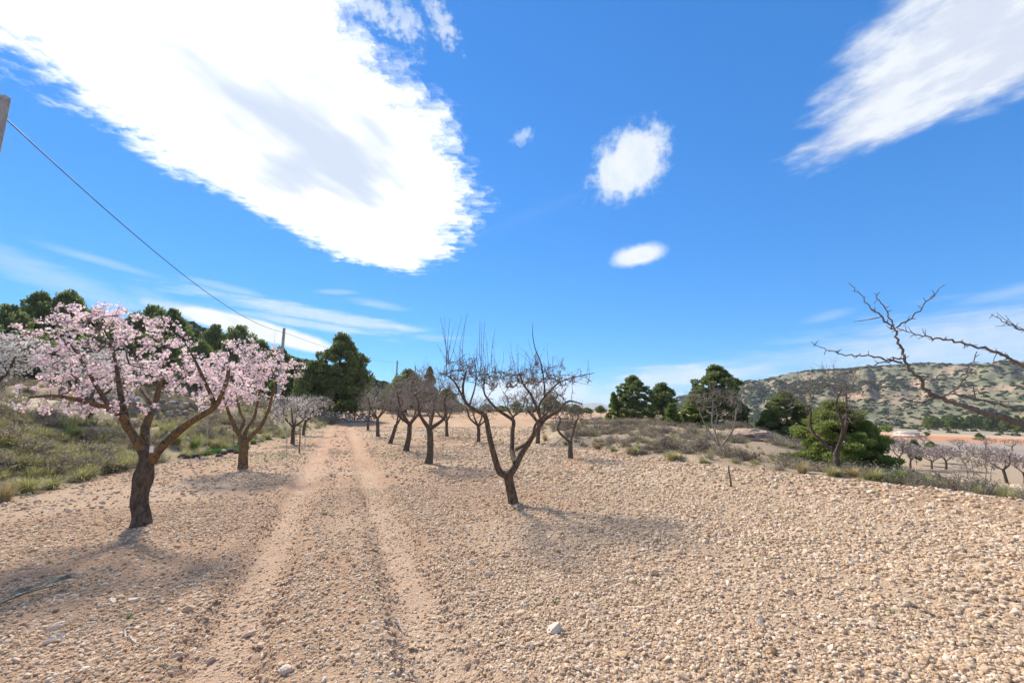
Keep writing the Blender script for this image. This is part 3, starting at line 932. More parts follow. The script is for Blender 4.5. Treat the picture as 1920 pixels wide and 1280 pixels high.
    keep = r.uniform(0, 1, len(x)) < 0.20 + 0.8 * sstep(fbm(x * .007, y * .007, 5, 26), .44, .58) * (0.4 + .6 * sstep(np.hypot(x, y), 430, 520))
    x, y = x[keep], y[keep]; n = len(x); s = .6 + 2.4 * r.uniform(0, 1, n) ** 2.2
    scatter('hillside_shrubs', np.stack([x, y, terrain(x, y)], -1), np.stack([np.zeros(n), np.zeros(n), r.uniform(0, 6.3, n)], -1),
            np.stack([s * 1.2, s * 1.2, s * .9], -1), r.integers(0, 4, n), cs, 'dark shrubs and small pines dotting the far hillside', 'shrubs')
    x, y = samp_ring(2600, 78, 230, -62, -2, r)
    tl = np.interp(np.arctan2(x, y), *RL); keep = tl > 0.012; x, y = x[keep], y[keep]; n = len(x); s = r.uniform(.7, 2.0, n)
    scatter('ridge_shrubs', np.stack([x, y, terrain(x, y)], -1), np.stack([np.zeros(n), np.zeros(n), r.uniform(0, 6.3, n)], -1),
            np.stack([s * 1.2, s * 1.2, s], -1), r.integers(0, 4, n), cs, 'dark undergrowth on the ridge behind the left pines', 'shrubs')
    x, y = samp_ring(1500, 70, 400, 18, 60, r); sl, sr, sv = fields(x, y)
    keep = (sv > 10) & (r.uniform(0, 1, len(x)) < sstep(fbm(x * .03, y * .03, 3, 27), .5, .62) * sstep(np.hypot(x, y), 180, 220)); x, y = x[keep], y[keep]; n = len(x); s = r.uniform(.4, 1.2, n)
    scatter('valley_shrubs', np.stack([x, y, terrain(x, y)], -1), np.stack([np.zeros(n), np.zeros(n), r.uniform(0, 6.3, n)], -1),
            np.stack([s * 1.3, s * 1.3, s], -1), r.integers(0, 4, n), cs, 'low bushes scattered over the valley floor', 'shrubs')


ground_cover()

# ------------------------------------------------------------------ trees


class Tree:
    """skeleton grown from hand-set limbs towards points of the crown"""

    def __init__(s, seed, cap=9000):
        s.r = np.random.default_rng(seed); s.P = np.zeros((cap, 3)); s.par = np.full(cap, -1); s.rad = np.zeros(cap)
        s.ok = np.zeros(cap, bool); s.n = 0; s.limbs = []

    def _add(s, p, par, rad, ok):
        i = s.n; s.P[i] = p; s.par[i] = par; s.rad[i] = rad; s.ok[i] = ok; s.n += 1; return i

    def limb(s, pts, r0, r1, sub=4, ok_from=0.35, start=None):
        """adds a hand-set limb; starts at the nearest existing node"""
        P = smooth_path(pts, sub); n = len(P); rr = np.linspace(r0, r1, n)
        par = -1
        if s.n:
            d = np.linalg.norm(s.P[:s.n] - P[0], axis=1); par = int(np.argmin(d))
        ids = []
        for k in range(n):
            par = s._add(P[k], par, rr[k], k / max(1, n - 1) >= ok_from); ids.append(par)
        s.limbs.append((P, rr)); return ids

    def grow(s, targets, step=0.12, up=0.12, wob=0.03):
        lim = s.P[:s.n][s.ok[:s.n]]
        d0 = np.array([np.min(np.linalg.norm(lim - t, axis=1)) for t in targets])
        for t in targets[np.argsort(d0)]:
            idx = np.nonzero(s.ok[:s.n])[0]
            d = np.linalg.norm(s.P[idx] - t, axis=1); j = int(idx[np.argmin(d)]); D = float(d.min())
            if D < step * 0.6: continue
            p0 = s.P[j]; pd = p0 - s.P[s.par[j]] if s.par[j] >= 0 else np.array([0, 0, 1.0]); pd = pd / (np.linalg.norm(pd) + 1e-9)
            td = (t - p0) / D
            side = td * 0.6 + pd * 0.4 + np.array([0, 0, up * 1.5])
            m = p0 + side / np.linalg.norm(side) * D * 0.5
            k = max(2, int(D / step)); par = j
            for a in (np.arange(k) + 1) / k:
                q = p0 * (1 - a) ** 2 + m * 2 * a * (1 - a) + t * a * a
                if s.n >= len(s.P) - 2: return
                par = s._add(q + s.r.normal(0, wob, 3) * (a < 1), par, 0, True)

    def finish(s, rtip, expo=0.5, rmax=0.05):
        n = s.n; cnt = np.zeros(n); kids = np.bincount(s.par[:n][s.par[:n] >= 0], minlength=n)
        tips = kids == 0; cnt[tips] = 1
        for i in range(n - 1, -1, -1):
            if s.par[i] >= 0: cnt[s.par[i]] += cnt[i]
        pr = np.minimum(rtip * cnt ** expo, rmax)
        grown = s.rad[:n] == 0
        s.rad[:n] = np.where(grown, pr, s.rad[:n])
        s.tips = np.nonzero(tips & grown)[0]; s.grown = np.nonzero(grown)[0]
        return s

    def twigs(s, acc, k=4):
        n = s.n; done = np.zeros(n, bool); done[:n] = False
        grown = np.zeros(n, bool); grown[s.grown] = True
        depth = np.zeros(n, int)
        for i in range(n):
            depth[i] = depth[s.par[i]] + 1 if s.par[i] >= 0 and grown[i] else 0
        for t in s.tips[np.argsort(-depth[s.tips])]:
            ch = [t]; i = t
            while s.par[i] >= 0:
                i = s.par[i]; ch.append(i)
                if done[i] or not grown[i]: break
            for c in ch: done[c] = True
            ch = ch[::-1]; P = s.P[ch]; rr = s.rad[ch].copy()
            rr[0] = min(rr[0], rr[1] * 1.15) if len(rr) > 1 else rr[0]
            acc.add(*tube(P, rr, k))

    def shoots(s, acc, n, lmin, lmax, r0, spread=0.28, k=3, idx=None, spurs=3, out=0.0, cen=None):
        idx = s.grown if idx is None else idx
        pick = idx[s.r.integers(0, len(idx), n)]; ends = []
        for i in pick:
            p = s.P[i]; d = np.array([0, 0, 1.0]) + s.r.normal(0, spread, 3)
            if cen is not None: d = d + out * (p - cen) * np.array([1, 1, 0.2])
            d /= np.linalg.norm(d); L = s.r.uniform(lmin, lmax); bend = s.r.normal(0, 0.04, 3) * L
            Q = np.array([p, p + d * L * 0.35 + bend, p + d * L * 0.7 + bend * .6, p + d * L])
            acc.add(*tube(Q, [r0, r0 * .8, r0 * .6, r0 * .35], k)); ends.append(Q)
            for q in range(s.r.integers(0, spurs + 1) if spurs else 0):
                a = s.r.uniform(.1, .95); b = p + d * L * a + bend * .6; e = b + (d * .4 + s.r.normal(0, .7, 3)) * s.r.uniform(.02, .06)
                acc.add(*tube([b, e], [r0 * .7, r0 * .4], 3))
        return ends

    def spurs(s, acc, n, L=0.04, r0=0.004):
        pick = s.grown[s.r.integers(0, len(s.grown), n)]
        for i in pick:
            p = s.P[i]; e = p + (s.r.normal(0, 1, 3) + np.array([0, 0, .5])) * L * s.r.uniform(.4, 1)
            acc.add(*tube([p, e], [r0, r0 * .6], 3))


def flower_piece():
    V = [(0, 0, 0.0)]; T = []
    for i in range(5):
        a = i * 2 * math.pi / 5
        for da, rr, zz in ((-.52, .68, .20), (-.22, 1.0, .30), (.22, 1.0, .30), (.52, .68, .20)):
            V.append((math.cos(a + da) * rr, math.sin(a + da) * rr, zz))
        b = 1 + i * 4
        T += [(0, b, b + 3), (b, b + 1, b + 2), (b, b + 2, b + 3)]
    return np.array(V), np.array(T)


FLOWER = flower_piece()
PETALS = (np.array([(0, -.5, 0), (.55, 0, .25), (0, .6, .2), (-.6, .1, .1), (0, 0, -.35), (.3, .5, -.3)]), np.array([(0, 1, 2), (0, 2, 3), (4, 1, 5), (4, 3, 0)]))


def blossoms(t, n, size, mat, name='blossoms', piece=FLOWER, off=0.045, far=None):
    r = t.r; g = t.grown
    w = np.where(t.rad[g] < np.quantile(t.rad[g], 0.8), 1.0, 0.15); w /= w.sum()
    base = r.choice(g, n, p=w)
    loc = t.P[base] + r.normal(0, off, (n, 3))
    u = unit(n, r) + np.array([0, 0, .25])
    V, T = spray(piece[0], piece[1], loc, rot_from(u, r.uniform(0, 6.3, n)), size * r.uniform(.7, 1.25, n))
    return mk_mesh(name, V, T, None, [mat], False)


def ellip(r, cen, rad, n, low=0.25, shell=0.45):
    """points spread through an ellipsoid, denser outside, fewer underneath"""
    out = []
    while len(out) < n:
        u = unit(1, r)[0]; q = r.uniform(shell, 1) ** 0.5
        if u[2] < 0 and r.uniform() > low: continue
        out.append(cen + u * q * rad)
    return np.array(out)


def limb_part(root, name, P, rr, mat, loc, gn=0.16, k=9, r=None):
    V, T, Q = tube(P, rr, k, True, gn, r)
    return link(name, mk_mesh(name, V - loc, T, Q, [mat], True), root)


def put_mesh(root, acc_or_mesh, name, mat, loc, kind='stuff'):
    me = acc_or_mesh
    if isinstance(me, Acc):
        me.V = [v - loc for v in me.V]; me = me.mesh(name, [mat], True)
    else:
        co = np.empty(len(me.vertices) * 3, np.float32); me.vertices.foreach_get('co', co)
        me.vertices.foreach_set('co', (co.reshape(-1, 3) - loc).ravel().astype(np.float32))
    return link(name, me, root, kind=kind)


# --- the large pink almond in front on the left
def pink_front():
    Y0 = 6.36; t = Tree(101, 14000); loc = on(-5.26, Y0)
    a = lambda px, py, dy=0.0: at(px, py, Y0 + dy)
    base = a(264, 985); base[2] = loc[2] - 0.06
    trunk = [base, a(265, 962), a(263, 930), a(268, 898), a(273, 868), a(272, 845)]
    t.limb(trunk, .175, .135, 5, 2.0)
    TP = smooth_path(trunk, 5); n = len(TP); s = np.linspace(0, 1, n)
    TR = .100 + .050 * np.exp(-s * 7) + .05 * np.exp(-s * 22) + .030 * np.exp(-((s - .66) / .12) ** 2) - .012 * s
    limbs = [
        ([a(271, 850), a(257, 826, -.05), a(240, 800, -.1), a(226, 778, -.2), a(196, 764, -.35), a(150, 750, -.6), a(100, 742, -.8), a(55, 745, -.9)], .085, .020),
        ([a(236, 792, -.1), a(228, 745, -.1), a(221, 703, .0), a(212, 660, .1), a(196, 618, .15)], .055, .016),
        ([a(271, 846), a(272, 808, .15), a(281, 776, .3), a(293, 750, .45), a(303, 700, .6), a(314, 655, .6), a(300, 612, .6)], .080, .016),
        ([a(284, 862), a(300, 842, -.05), a(330, 812, -.1), a(362, 788, -.15), a(404, 760, -.2), a(425, 715, -.2), a(430, 680, -.1)], .085, .030),
        ([a(208, 768, -.3), a(176, 715, -.5), a(150, 672, -.7), a(128, 640, -.8)], .036, .012),
        ([a(404, 760, -.2), a(380, 705, -.5), a(360, 665, -.6), a(345, 640, -.6)], .030, .012),
        ([a(288, 760, .4), a(255, 712, .9), a(250, 670, 1.1), a(262, 630, 1.1)], .034, .012),
    ]
    for pts, r0, r1 in limbs: t.limb(pts, r0 * .86, r1 * .6, 5, 0.45)
    r = t.r
    tg = [ellip(r, a(212, 668), np.array([.98, 1.15, .82]), 200, .5, .15),
          ellip(r, a(168, 690, -.3), np.array([.50, .8, .42]), 64, .7, .15), ellip(r, a(362, 705, -.1), np.array([.70, .9, .36]), 80, .6, .15),
          ellip(r, a(220, 610, .1), np.array([.75, .8, .30]), 60, .6, .2), ellip(r, a(85, 742, -.7), np.array([.42, .5, .18]), 16, .9, .1),
          ellip(r, a(190, 765, -.4), np.array([.8, .6, .14]), 30, 1, .1), ellip(r, a(420, 715, -.1), np.array([.35, .5, .35]), 34, .8, .1)]
    t.grow(np.concatenate(tg), .085, .05, .018); t.finish(.0042, .48, .03)
    root = thing('almond_tree', 'large pink blossoming almond tree with thick dark trunk, nearest on the left', 'almond tree', loc)
    o = limb_part(root, 'trunk', TP, TR, M_bark0, loc, .20, 14, r)
    for k, (P, rr) in enumerate(t.limbs[1:]): limb_part(root, 'limb', P, rr, M_bark2 if k in (0, 2, 3) else M_bark1, loc, .16, 9, r)
    acc = Acc(); t.twigs(acc, 4); t.shoots(acc, 26, .15, .40, .004, .35); put_mesh(root, acc, 'twigs', M_twig, loc)
    put_mesh(root, blossoms(t, 7600, .0172, M_petal_p, off=.022), 'blossoms', None, loc)
    p = a(284, 842, -.16) - loc
    V = np.array([(-.028, 0, -.045), (.028, 0, -.045), (.028, 0, .045), (-.028, 0, .045), (-.028, .003, -.045), (.028, .003, -.045), (.028, .003, .045), (-.028, .003, .045)]) + p
    g = link('number_tag', mk_mesh('number_tag', V, None, [(0, 1, 2, 3), (7, 6, 5, 4), (0, 4, 5, 1), (1, 5, 6, 2), (2, 6, 7, 3), (3, 7, 4, 0)], [M_tag]), o)
    g['label'] = 'small white tag fixed on the trunk'


pink_front()


def pink_second():
    Y0 = 12.4; g = ground_pt(455, 878); Y0 = g[1]; t = Tree(102, 12000); loc = on(g[0], g[1])
    a = lambda px, py, dy=0.0: at(px, py, Y0 + dy)
    b = a(455, 879); b[2] = loc[2] - .06
    trunk = [b, a(455, 862), a(457, 843), a(458, 826)]
    t.limb(trunk, .13, .11, 5, 2.0); TP = smooth_path(trunk, 5); s = np.linspace(0, 1, len(TP)); TR = .115 + .05 * np.exp(-s * 6)
    for pts, r0, r1 in [([a(457, 830), a(447, 812), a(437, 793, -.1), a(430, 776, -.2), a(418, 740, -.4), a(405, 700, -.5)], .075, .02),
                        ([a(458, 828), a(462, 806, .2), a(474, 788, .3), a(482, 760, .5), a(488, 715, .6), a(480, 675, .6)], .06, .018),
                        ([a(460, 830), a(471, 818), a(488, 800), a(503, 770, -.1), a(512, 735, -.2), a(520, 705, -.3)], .075, .02),
                        ([a(447, 812), a(458, 788, .3), a(449, 768, .5), a(440, 720, .7), a(438, 675, .8)], .05, .016)]: t.limb(pts, r0, r1, 5, .5)
    r = t.r
    tg = [ellip(r, a(455, 710), np.array([1.35, 1.3, .85]), 210, .6, .1), ellip(r, a(512, 690), np.array([.8, 1, .5]), 60, .7, .1), ellip(r, a(415, 745), np.array([.7, .9, .5]), 60, .8, .1), ellip(r, a(470, 655), np.array([.9, .9, .35]), 36, .8, .1)]
    t.grow(np.concatenate(tg), .11, .05, .02); t.finish(.005, .48, .03)
    root = thing('almond_tree', 'pink blossoming almond tree with slim orange lichened trunk, second on the left', 'almond tree', loc)
    limb_part(root, 'trunk', TP, TR, M_bark2, loc, .12, 12, r)
    for P, rr in t.limbs[1:]: limb_part(root, 'limb', P, rr, M_bark2, loc, .12, 8, r)
    acc = Acc(); t.twigs(acc, 4); t.shoots(acc, 30, .2, .6, .005, .3); put_mesh(root, acc, 'twigs', M_twig, loc)
    put_mesh(root, blossoms(t, 5200, .0245, M_petal_p, off=.036), 'blossoms', None, loc)


pink_second()


def bare_main():
    g = ground_pt(962, 944); Y0 = g[1]; t = Tree(103, 12000); loc = on(g[0], g[1])
    a = lambda px, py, dy=0.0: at(px, py, Y0 + dy)
    b = a(963, 946); b[2] = loc[2] - .06
    trunk = [b, a(961, 930), a(957, 912), a(953, 894), a(952, 886)]
    t.limb(trunk, .12, .11, 5, 2.0); TP = smooth_path(trunk, 5); s = np.linspace(0, 1, len(TP)); TR = .080 + .035 * np.exp(-s * 7) + .04 * np.exp(-s * 22) + .028 * sstep(s, .6, 1)
    L = [([a(951, 890), a(938, 884), a(930, 868), a(924, 848, -.05), a(918, 818, -.1), a(911, 782, -.15), a(903, 774, -.2), a(890, 768, -.25), a(872, 752, -.3), a(868, 725, -.3), a(874, 696, -.3)], .082, .026),
         ([a(955, 890), a(966, 874), a(978, 850, .1), a(996, 822, .2), a(1014, 796, .25), a(1024, 784, .3), a(1048, 768, .3), a(1066, 752, .3), a(1092, 757, .4)], .085, .018),
         ([a(966, 868), a(960, 842, .3), a(961, 812, .45), a(963, 790, .5), a(950, 780, .5), a(934, 768, .5), a(918, 752, .5), a(908, 736, .5), a(908, 712, .5)], .062, .020),
         ([a(1016, 792, .25), a(1008, 770, .1), a(996, 740, .0), a(982, 722, -.1), a(974, 700, -.1)], .040, .014),
         ([a(1010, 774, .15), a(1013, 755, .3), a(1030, 734, .4), a(1050, 716, .5), a(1082, 706, .6), a(1114, 699, .7)], .032, .010),
         ([a(1022, 745, .35), a(1020, 715, .3), a(1014, 680, .3), a(1004, 655, .3), a(999, 630, .3), a(999, 606, .3)], .022, .006),
         ([a(968, 842, .1), a(985, 832, -.3), a(998, 818, -.5), a(1006, 792, -.7), a(1030, 770, -.9), a(1046, 740, -1.0)], .040, .014),
         ([a(872, 752, -.3), a(855, 720, -.5), a(840, 705, -.6), a(824, 698, -.7)], .026, .008),
         ([a(880, 760, -.3), a(890, 728, .1), a(893, 700, .3), a(888, 670, .4)], .024, .008)]
    for pts, r0, r1 in L: t.limb(pts, r0 * .80, r1 * .62, 5, .55)
    r = t.r
    tg = [ellip(r, a(880, 715, -.2), np.array([.6, .9, .42]), 120, .15, .1), ellip(r, a(1020, 722, .2), np.array([.85, 1.0, .42]), 170, .15, .1), ellip(r, a(940, 730, .4), np.array([.6, .8, .42]), 80, .15, .1)]
    t.grow(np.concatenate(tg), .09, .08, .022); t.finish(.0042, .45, .016)
    root = thing('almond_tree', 'bare leafless almond tree with forked trunk, standing nearest in the middle', 'almond tree', loc)
    limb_part(root, 'trunk', TP, TR, M_bark1, loc, .15, 12, r)
    for k, (P, rr) in enumerate(t.limbs[1:]): limb_part(root, 'limb', P, rr, M_bark1 if k < 3 else M_bark0, loc, .15, 8, r)
    acc = Acc(); t.twigs(acc, 4)
    t.shoots(acc, 110, .18, .55, .0048, .48, spurs=5); t.shoots(acc, 240, .08, .26, .0042, .75, spurs=4)
    lg = np.array([i for i in t.grown if t.P[i][0] < a(915, 700)[0] and t.P[i][2] > 1.9])
    if len(lg): t.shoots(acc, 12, .7, 1.15, .006, .13, idx=lg, spurs=8)
    mg = np.array([i for i in t.grown if a(900, 700)[0] < t.P[i][0] < a(990, 700)[0] and t.P[i][2] > 1.8])
    if len(mg): t.shoots(acc, 9, .5, .9, .0055, .16, idx=mg, spurs=7)
    t.spurs(acc, 1500, .045, .0045)
    put_mesh(root, acc, 'twigs', M_twig, loc)


bare_main()


def vase_almond(px, py, top, hw, label, seed, lean=0.0, ntg=150, petals=None, npet=0, psize=.03, twmat=None, bark=None, rt=.006, group=None, base=None, nl=4, fork=0.36, cy=0.0, width_y=1.0, nsh=50, thick=1.0):
    """vase-pruned almond: short trunk, spreading limbs, a haze of twigs"""
    g = ground_pt(px, py) if base is None else np.array(base); loc = on(g[0], g[1]); Y0 = g[1]; t = Tree(seed, 14000); r = t.r
    zt = at(px, top, Y0)[2]; H = zt - loc[2]; W = hw / 800.0 * math.hypot(Y0, 0) * 1.0
    tr = max(.075, .05 + H * .02) * thick
    f = loc + np.array([lean * H * fork, 0, H * fork])
    b = loc - [0, 0, .08]
    trunk = [b, loc + (f - loc) * .5 + r.normal(0, .03, 3), f]
    t.limb(trunk, tr, tr * .85, 4, 2.0); TP = smooth_path(trunk, 4); s = np.linspace(0, 1, len(TP)); TR = tr * (1 - .18 * s + .35 * np.exp(-s * 8))
    cen = loc + np.array([lean * H * .6 + cy, 0, H * .70]); a0 = r.uniform(0, 6.3)
    for i in range(nl):
        an = a0 + i * 2 * math.pi / nl + r.normal(0, .25); d = np.array([math.cos(an), math.sin(an) * width_y, 0])
        e = cen + d * W * r.uniform(.55, .75) + [0, 0, H * r.uniform(-.02, .14)]
        m = f + (e - f) * .45 + d * W * .12 + [0, 0, -H * .03] + r.normal(0, .04, 3)
        m2 = f + (e - f) * .75 + r.normal(0, .06, 3) + [0, 0, H * .02]
        t.limb([f - [0, 0, .05], m, m2, e], tr * .58, tr * .10, 4, .40)
    tg = ellip(r, cen, np.array([W, W * width_y, H * .29]), int(ntg * 2.2), .5, .1)
    t.grow(tg, .14, .08, .03); t.finish(rt, .45, tr * .3)
    root = thing('almond_tree', label, 'almond tree', loc, group)
    bk = bark or M_bark0
    limb_part(root, 'trunk', TP, TR, bk, loc, .13, 9, r)
    for P, rr in t.limbs[1:]: limb_part(root, 'limb', P, rr, bk, loc, .13, 6, r)
    acc = Acc(); t.twigs(acc, 3); t.shoots(acc, nsh, H * .07, H * .20, rt * .8, .35, spurs=2, out=.25, cen=cen); t.shoots(acc, nsh * 6, H * .05, H * .13, rt * .75, .75, spurs=1, out=.3, cen=cen); t.spurs(acc, ntg * 2, .08, rt * .8)
    put_mesh(root, acc, 'twigs', twmat or M_twig, loc)
    if petals: put_mesh(root, blossoms(t, npet, psize, petals, off=psize * 1.6, piece=FLOWER if psize < .04 else PETALS), 'blossoms', None, loc)
    return root


vase_almond(803, 868, 688, 66, 'bare almond tree with three-forked trunk, nearest of the bare cluster left of centre', 201, .0, 190, twmat=M_twigfar, nl=3, rt=.0065, nsh=70)
vase_almond(760, 846, 702, 58, 'bare almond tree with short dark trunk behind the three-forked one', 202, .12, 170, twmat=M_twigfar, rt=.0075)
vase_almond(709, 818, 722, 40, 'bare almond tree closest to the right edge of the track', 203, -.08, 150, twmat=M_twigfar, rt=.0095)
vase_almond(731, 831, 735, 30, 'slanting thin bare almond tree between two stouter ones', 204, .30, 90, twmat=M_twigfar, rt=.009, nl=2)
vase_almond(838, 818, 738, 38, 'small bare almond tree behind and right of the bare cluster', 205, -.05, 120, twmat=M_twigfar, rt=.009, nl=3)
vase_almond(897, 829, 742, 46, 'bare almond tree seen behind the left fork of the central tree', 206, -.02, 130, twmat=M_twigfar, rt=.009)
vase_almond(1008, 831, 722, 54, 'bare almond tree seen behind the right fork of the central tree', 207, .05, 150, twmat=M_twigfar, rt=.009)
vase_almond(1070, 859, 752, 44, 'low bare almond tree with V-shaped fork beside the right scrub', 208, .0, 90, nl=2, rt=.007, fork=.30)
vase_almond(549, 831, 742, 46, 'almond tree thinly dotted with white blossom, left of the track', 209, -.04, 150, petals=M_petal_w, npet=700, psize=.032, twmat=M_twigfar, rt=.007)
vase_almond(569, 816, 738, 46, 'almond tree greyed with white blossom behind the thinly dotted one', 210, .10, 150, petals=M_petal_w, npet=1100, psize=.042, twmat=M_twigfar, rt=.009)
vase_almond(806, 800, 752, 24, 'tiny far bare almond tree on the reddish ground', 211, 0, 70, twmat=M_twigfar, rt=.014, nsh=20)
vase_almond(690, 806, 745, 26, 'far bare almond tree before the dry stone wall', 212, 0, 80, twmat=M_twigfar, rt=.013, nsh=20)
vase_almond(962, 806, 735, 34, 'far bare almond tree glimpsed through the central tree', 213, 0, 90, twmat=M_twigfar, rt=.013, nsh=20)
vase_almond(355, 752, 690, 30, 'bare tree on the upper pink terrace behind the blossoms', 214, 0, 80, twmat=M_twigfar, rt=.012, nsh=20, base=(at(355, 745, 40)[0], 40, 0))
vase_almond(20, 700, 622, 80, 'white blossoming almond tree cut by the left edge on the bank', 215, 0, 230, petals=M_petal_w, npet=3000, psize=.034, rt=.006, base=(at(-22, 700, 13.5)[0], 13.5, 0), fork=.3)
vase_almond(190, 720, 650, 70, 'white blossoming almond tree on the bank behind the front pink tree', 216, 0, 220, petals=M_petal_w, npet=2600, psize=.036, rt=.006, base=(at(175, 720, 16.5)[0], 16.5, 0), fork=.3)
vase_almond(1572, 878, 688, 92, 'bare almond tree standing before the bright young pine on the right', 217, -.02, 100, nl=3, rt=.0055, base=(at(1572, 880, 11.6)[0], 11.6, 0), fork=.20, width_y=.8, nsh=50, thick=.85)
vase_almond(1350, 815, 715, 62, 'leafless pale shrub-like tree before the tall dark pine', 218, .0, 70, twmat=M_twigfar, bark=M_twigfar, nl=5, rt=.0065, base=(at(1350, 830, 15.5)[0], 15.5, 0), fork=.10, nsh=36, thick=.45)


# --- branches of the near tree that reach in from the right
def right_branches():
    Y0 = 2.5; t = Tree(301, 6000); r = t.r
    a = lambda px, py, dy=0.0: at(px, py, Y0 + dy)
    loc = on(4.75, 2.2)
    b = loc - [0, 0, .08]
    f = loc + np.array([-.05, .05, .85])
    trunk = [b, loc + [.05, 0, .4], f]
    t.limb(trunk, .12, .1, 5, 2.0); TP = smooth_path(trunk, 5); s = np.linspace(0, 1, len(TP)); TR = .105 + .05 * np.exp(-s * 7)
    L = [([f - [0, 0, .05], f + [-.35, .12, .38], a(2060, 820), a(1920, 792), a(1849, 774), a(1804, 761), a(1760, 745)], .034, .015),
         ([a(1760, 745), a(1739, 730), a(1722, 706), a(1701, 685), a(1691, 657), a(1682, 627), a(1674, 614), a(1653, 594), a(1632, 577), a(1612, 554), a(1591, 530)], .0145, .0022),
         ([f - [0, 0, .05], f + [-.2, .3, .6], a(2080, 770, .4), a(1990, 720, .35), a(1920, 688, .3), a(1894, 673, .25), a(1870, 661, .2), a(1815, 645, .12), a(1770, 637, .08), a(1732, 630, .04), a(1683, 616)], .022, .003),
         ([a(1677, 616), a(1665, 589), a(1653, 568), a(1639, 550)], .006, .0025),
         ([a(1681, 614), a(1712, 594), a(1743, 561), a(1772, 534)], .006, .0022),
         ([a(1691, 680), a(1660, 674), a(1633, 668), a(1588, 666), a(1557, 656), a(1521, 641)], .0085, .0022),
         ([a(1694, 672), a(1677, 673), a(1646, 683), a(1595, 695), a(1557, 707)], .007, .0022),
         ([a(1756, 745), a(1715, 757), a(1681, 774), a(1639, 790)], .008, .0025),
         ([a(1765, 744), a(1801, 723), a(1815, 692), a(1832, 659)], .008, .003),
         ([f - [0, 0, .02], f + [-.3, .2, .5], a(2040, 800, .2), a(1920, 769, .15), a(1880, 761, .12), a(1829, 747, .06), a(1784, 738)], .018, .005),
         ([f + [.1, .1, .8], a(2000, 640, .5), a(1920, 618, .4), a(1890, 608, .4), a(1858, 588, .4)], .012, .0018),
         ([f, f + [.3, -.1, .7], f + [.5, -.2, 1.3]], .06, .012), ([f, f + [.15, .5, .6], f + [.5, 1.0, 1.2]], .05, .012)]
    root = thing('almond_tree', 'bare almond branches reaching in from the right edge, very near', 'almond tree', loc)
    limb_part(root, 'trunk', TP, TR, M_bark0, loc, .15, 10, r)
    acc = Acc()
    for k, (pts, r0, r1) in enumerate(L):
        P = smooth_path(pts, 6); rr = np.linspace(r0, r1, len(P)) * .74
        P[2:-1] += r.normal(0, .0045, P[2:-1].shape)
        limb_part(root, 'limb' if r0 > .015 else 'branch', P, rr, M_twig, loc, .14, 7, r)
        # stubby spurs along the wood
        arc = np.linalg.norm(np.diff(P, axis=0), axis=1).sum()
        for q in range(int(arc * (24 if r0 < .03 else 12))):
            i = r.integers(1, len(P) - 1); d = P[i] - P[i - 1]; d /= np.linalg.norm(d)
            if P[i][0] > 4.2: continue
            v = r.normal(0, 1, 3); v -= d * (v @ d) * .7; v /= np.linalg.norm(v); l = r.uniform(.012, .042)
            acc.add(*tube([P[i], P[i] + v * l * .5 + d * l * .2, P[i] + v * l + d * l * .3], [.0024, .0022, .0012], 4))
    def tw(p0, p1, r0=.0032):
        m = (p0 + p1) / 2 + r.normal(0, .012, 3); acc.add(*tube(smooth_path([p0, m, p1], 4), np.linspace(r0, .0012, 9), 4))
    tw(a(1653, 594), a(1601, 603)); tw(a(1920, 618, .4), a(1865, 612, .4)); tw(a(1900, 610, .4), a(1868, 585, .4)); tw(a(1905, 612, .4), a(1885, 590, .4))
    tw(a(1740, 750), a(1690, 772)); tw(a(1870, 661, .2), a(1868, 690, .2)); tw(a(1868, 685, .2), a(1855, 692, .2)); tw(a(1829, 747, .06), a(1826, 715, .06), .005); tw(a(1801, 723), a(1835, 735)); tw(a(1835, 735), a(1920, 752, .1))
    put_mesh(root, acc, 'spurs', M_twig, loc)


right_branches()


# --- pines
def pine_crown(r, H=1.0, W=.5, n_cl=70, per=90, piece=.055, conic=0.3, low=.12, round_top=True, clr=None):
    """crown of needle clumps round the boughs, unit height"""
    cl = []; boughs = []
    for i in range(n_cl):
        h = low + (1 - low) * ((i + r.uniform(0, 1)) / n_cl) ** .85
        u = (h - low) / (1 - low)
        prof = (1 - conic) * math.sqrt(max(0.0, 1 - (2 * u - .75) ** 2 / 1.6)) + conic * (1 - u)
        if round_top: prof *= min(1.0, math.sqrt(max(0, 1 - u)) * 1.6 + .12)
        a = r.uniform(0, 2 * math.pi); rr = W * prof * r.uniform(.35, 1.0) ** .6
        lob = 1 + .22 * math.sin(3 * a + h * 7) + .12 * math.sin(5 * a - h * 11)
        p = np.array([math.cos(a) * rr * lob, math.sin(a) * rr * lob, h + r.normal(0, .015)]); cl.append(p); boughs.append(p)
    cl.append(np.array([0, 0, .96]))
    cl = np.array(cl); m = len(cl)
    cr = (clr or .115) * W / .5 * r.uniform(.65, 1.25, m)
    k = np.repeat(np.arange(m), per); n = len(k)
    u = unit(n, r); u[:, 2] = u[:, 2] * .75 + .22
    q = r.uniform(.25, 1, n) ** .5
    loc = cl[k] + u * (cr[k] * q)[:, None] * [1.1, 1.1, .8]
    d = u + np.array([0, 0, .45]) + r.normal(0, .35, (n, 3))
    pv = np.array([(-.16, 0, 0), (.16, 0, 0), (.30, .05, .75), (0, 0, 1.0), (-.30, -.05, .72)]); pt = np.array([(0, 1, 2), (0, 2, 3), (0, 3, 4)])
    V, T = spray(pv, pt, loc, rot_from(d, r.uniform(0, 6.3, n)), piece * r.uniform(.7, 1.3, n))
    return V, T, boughs


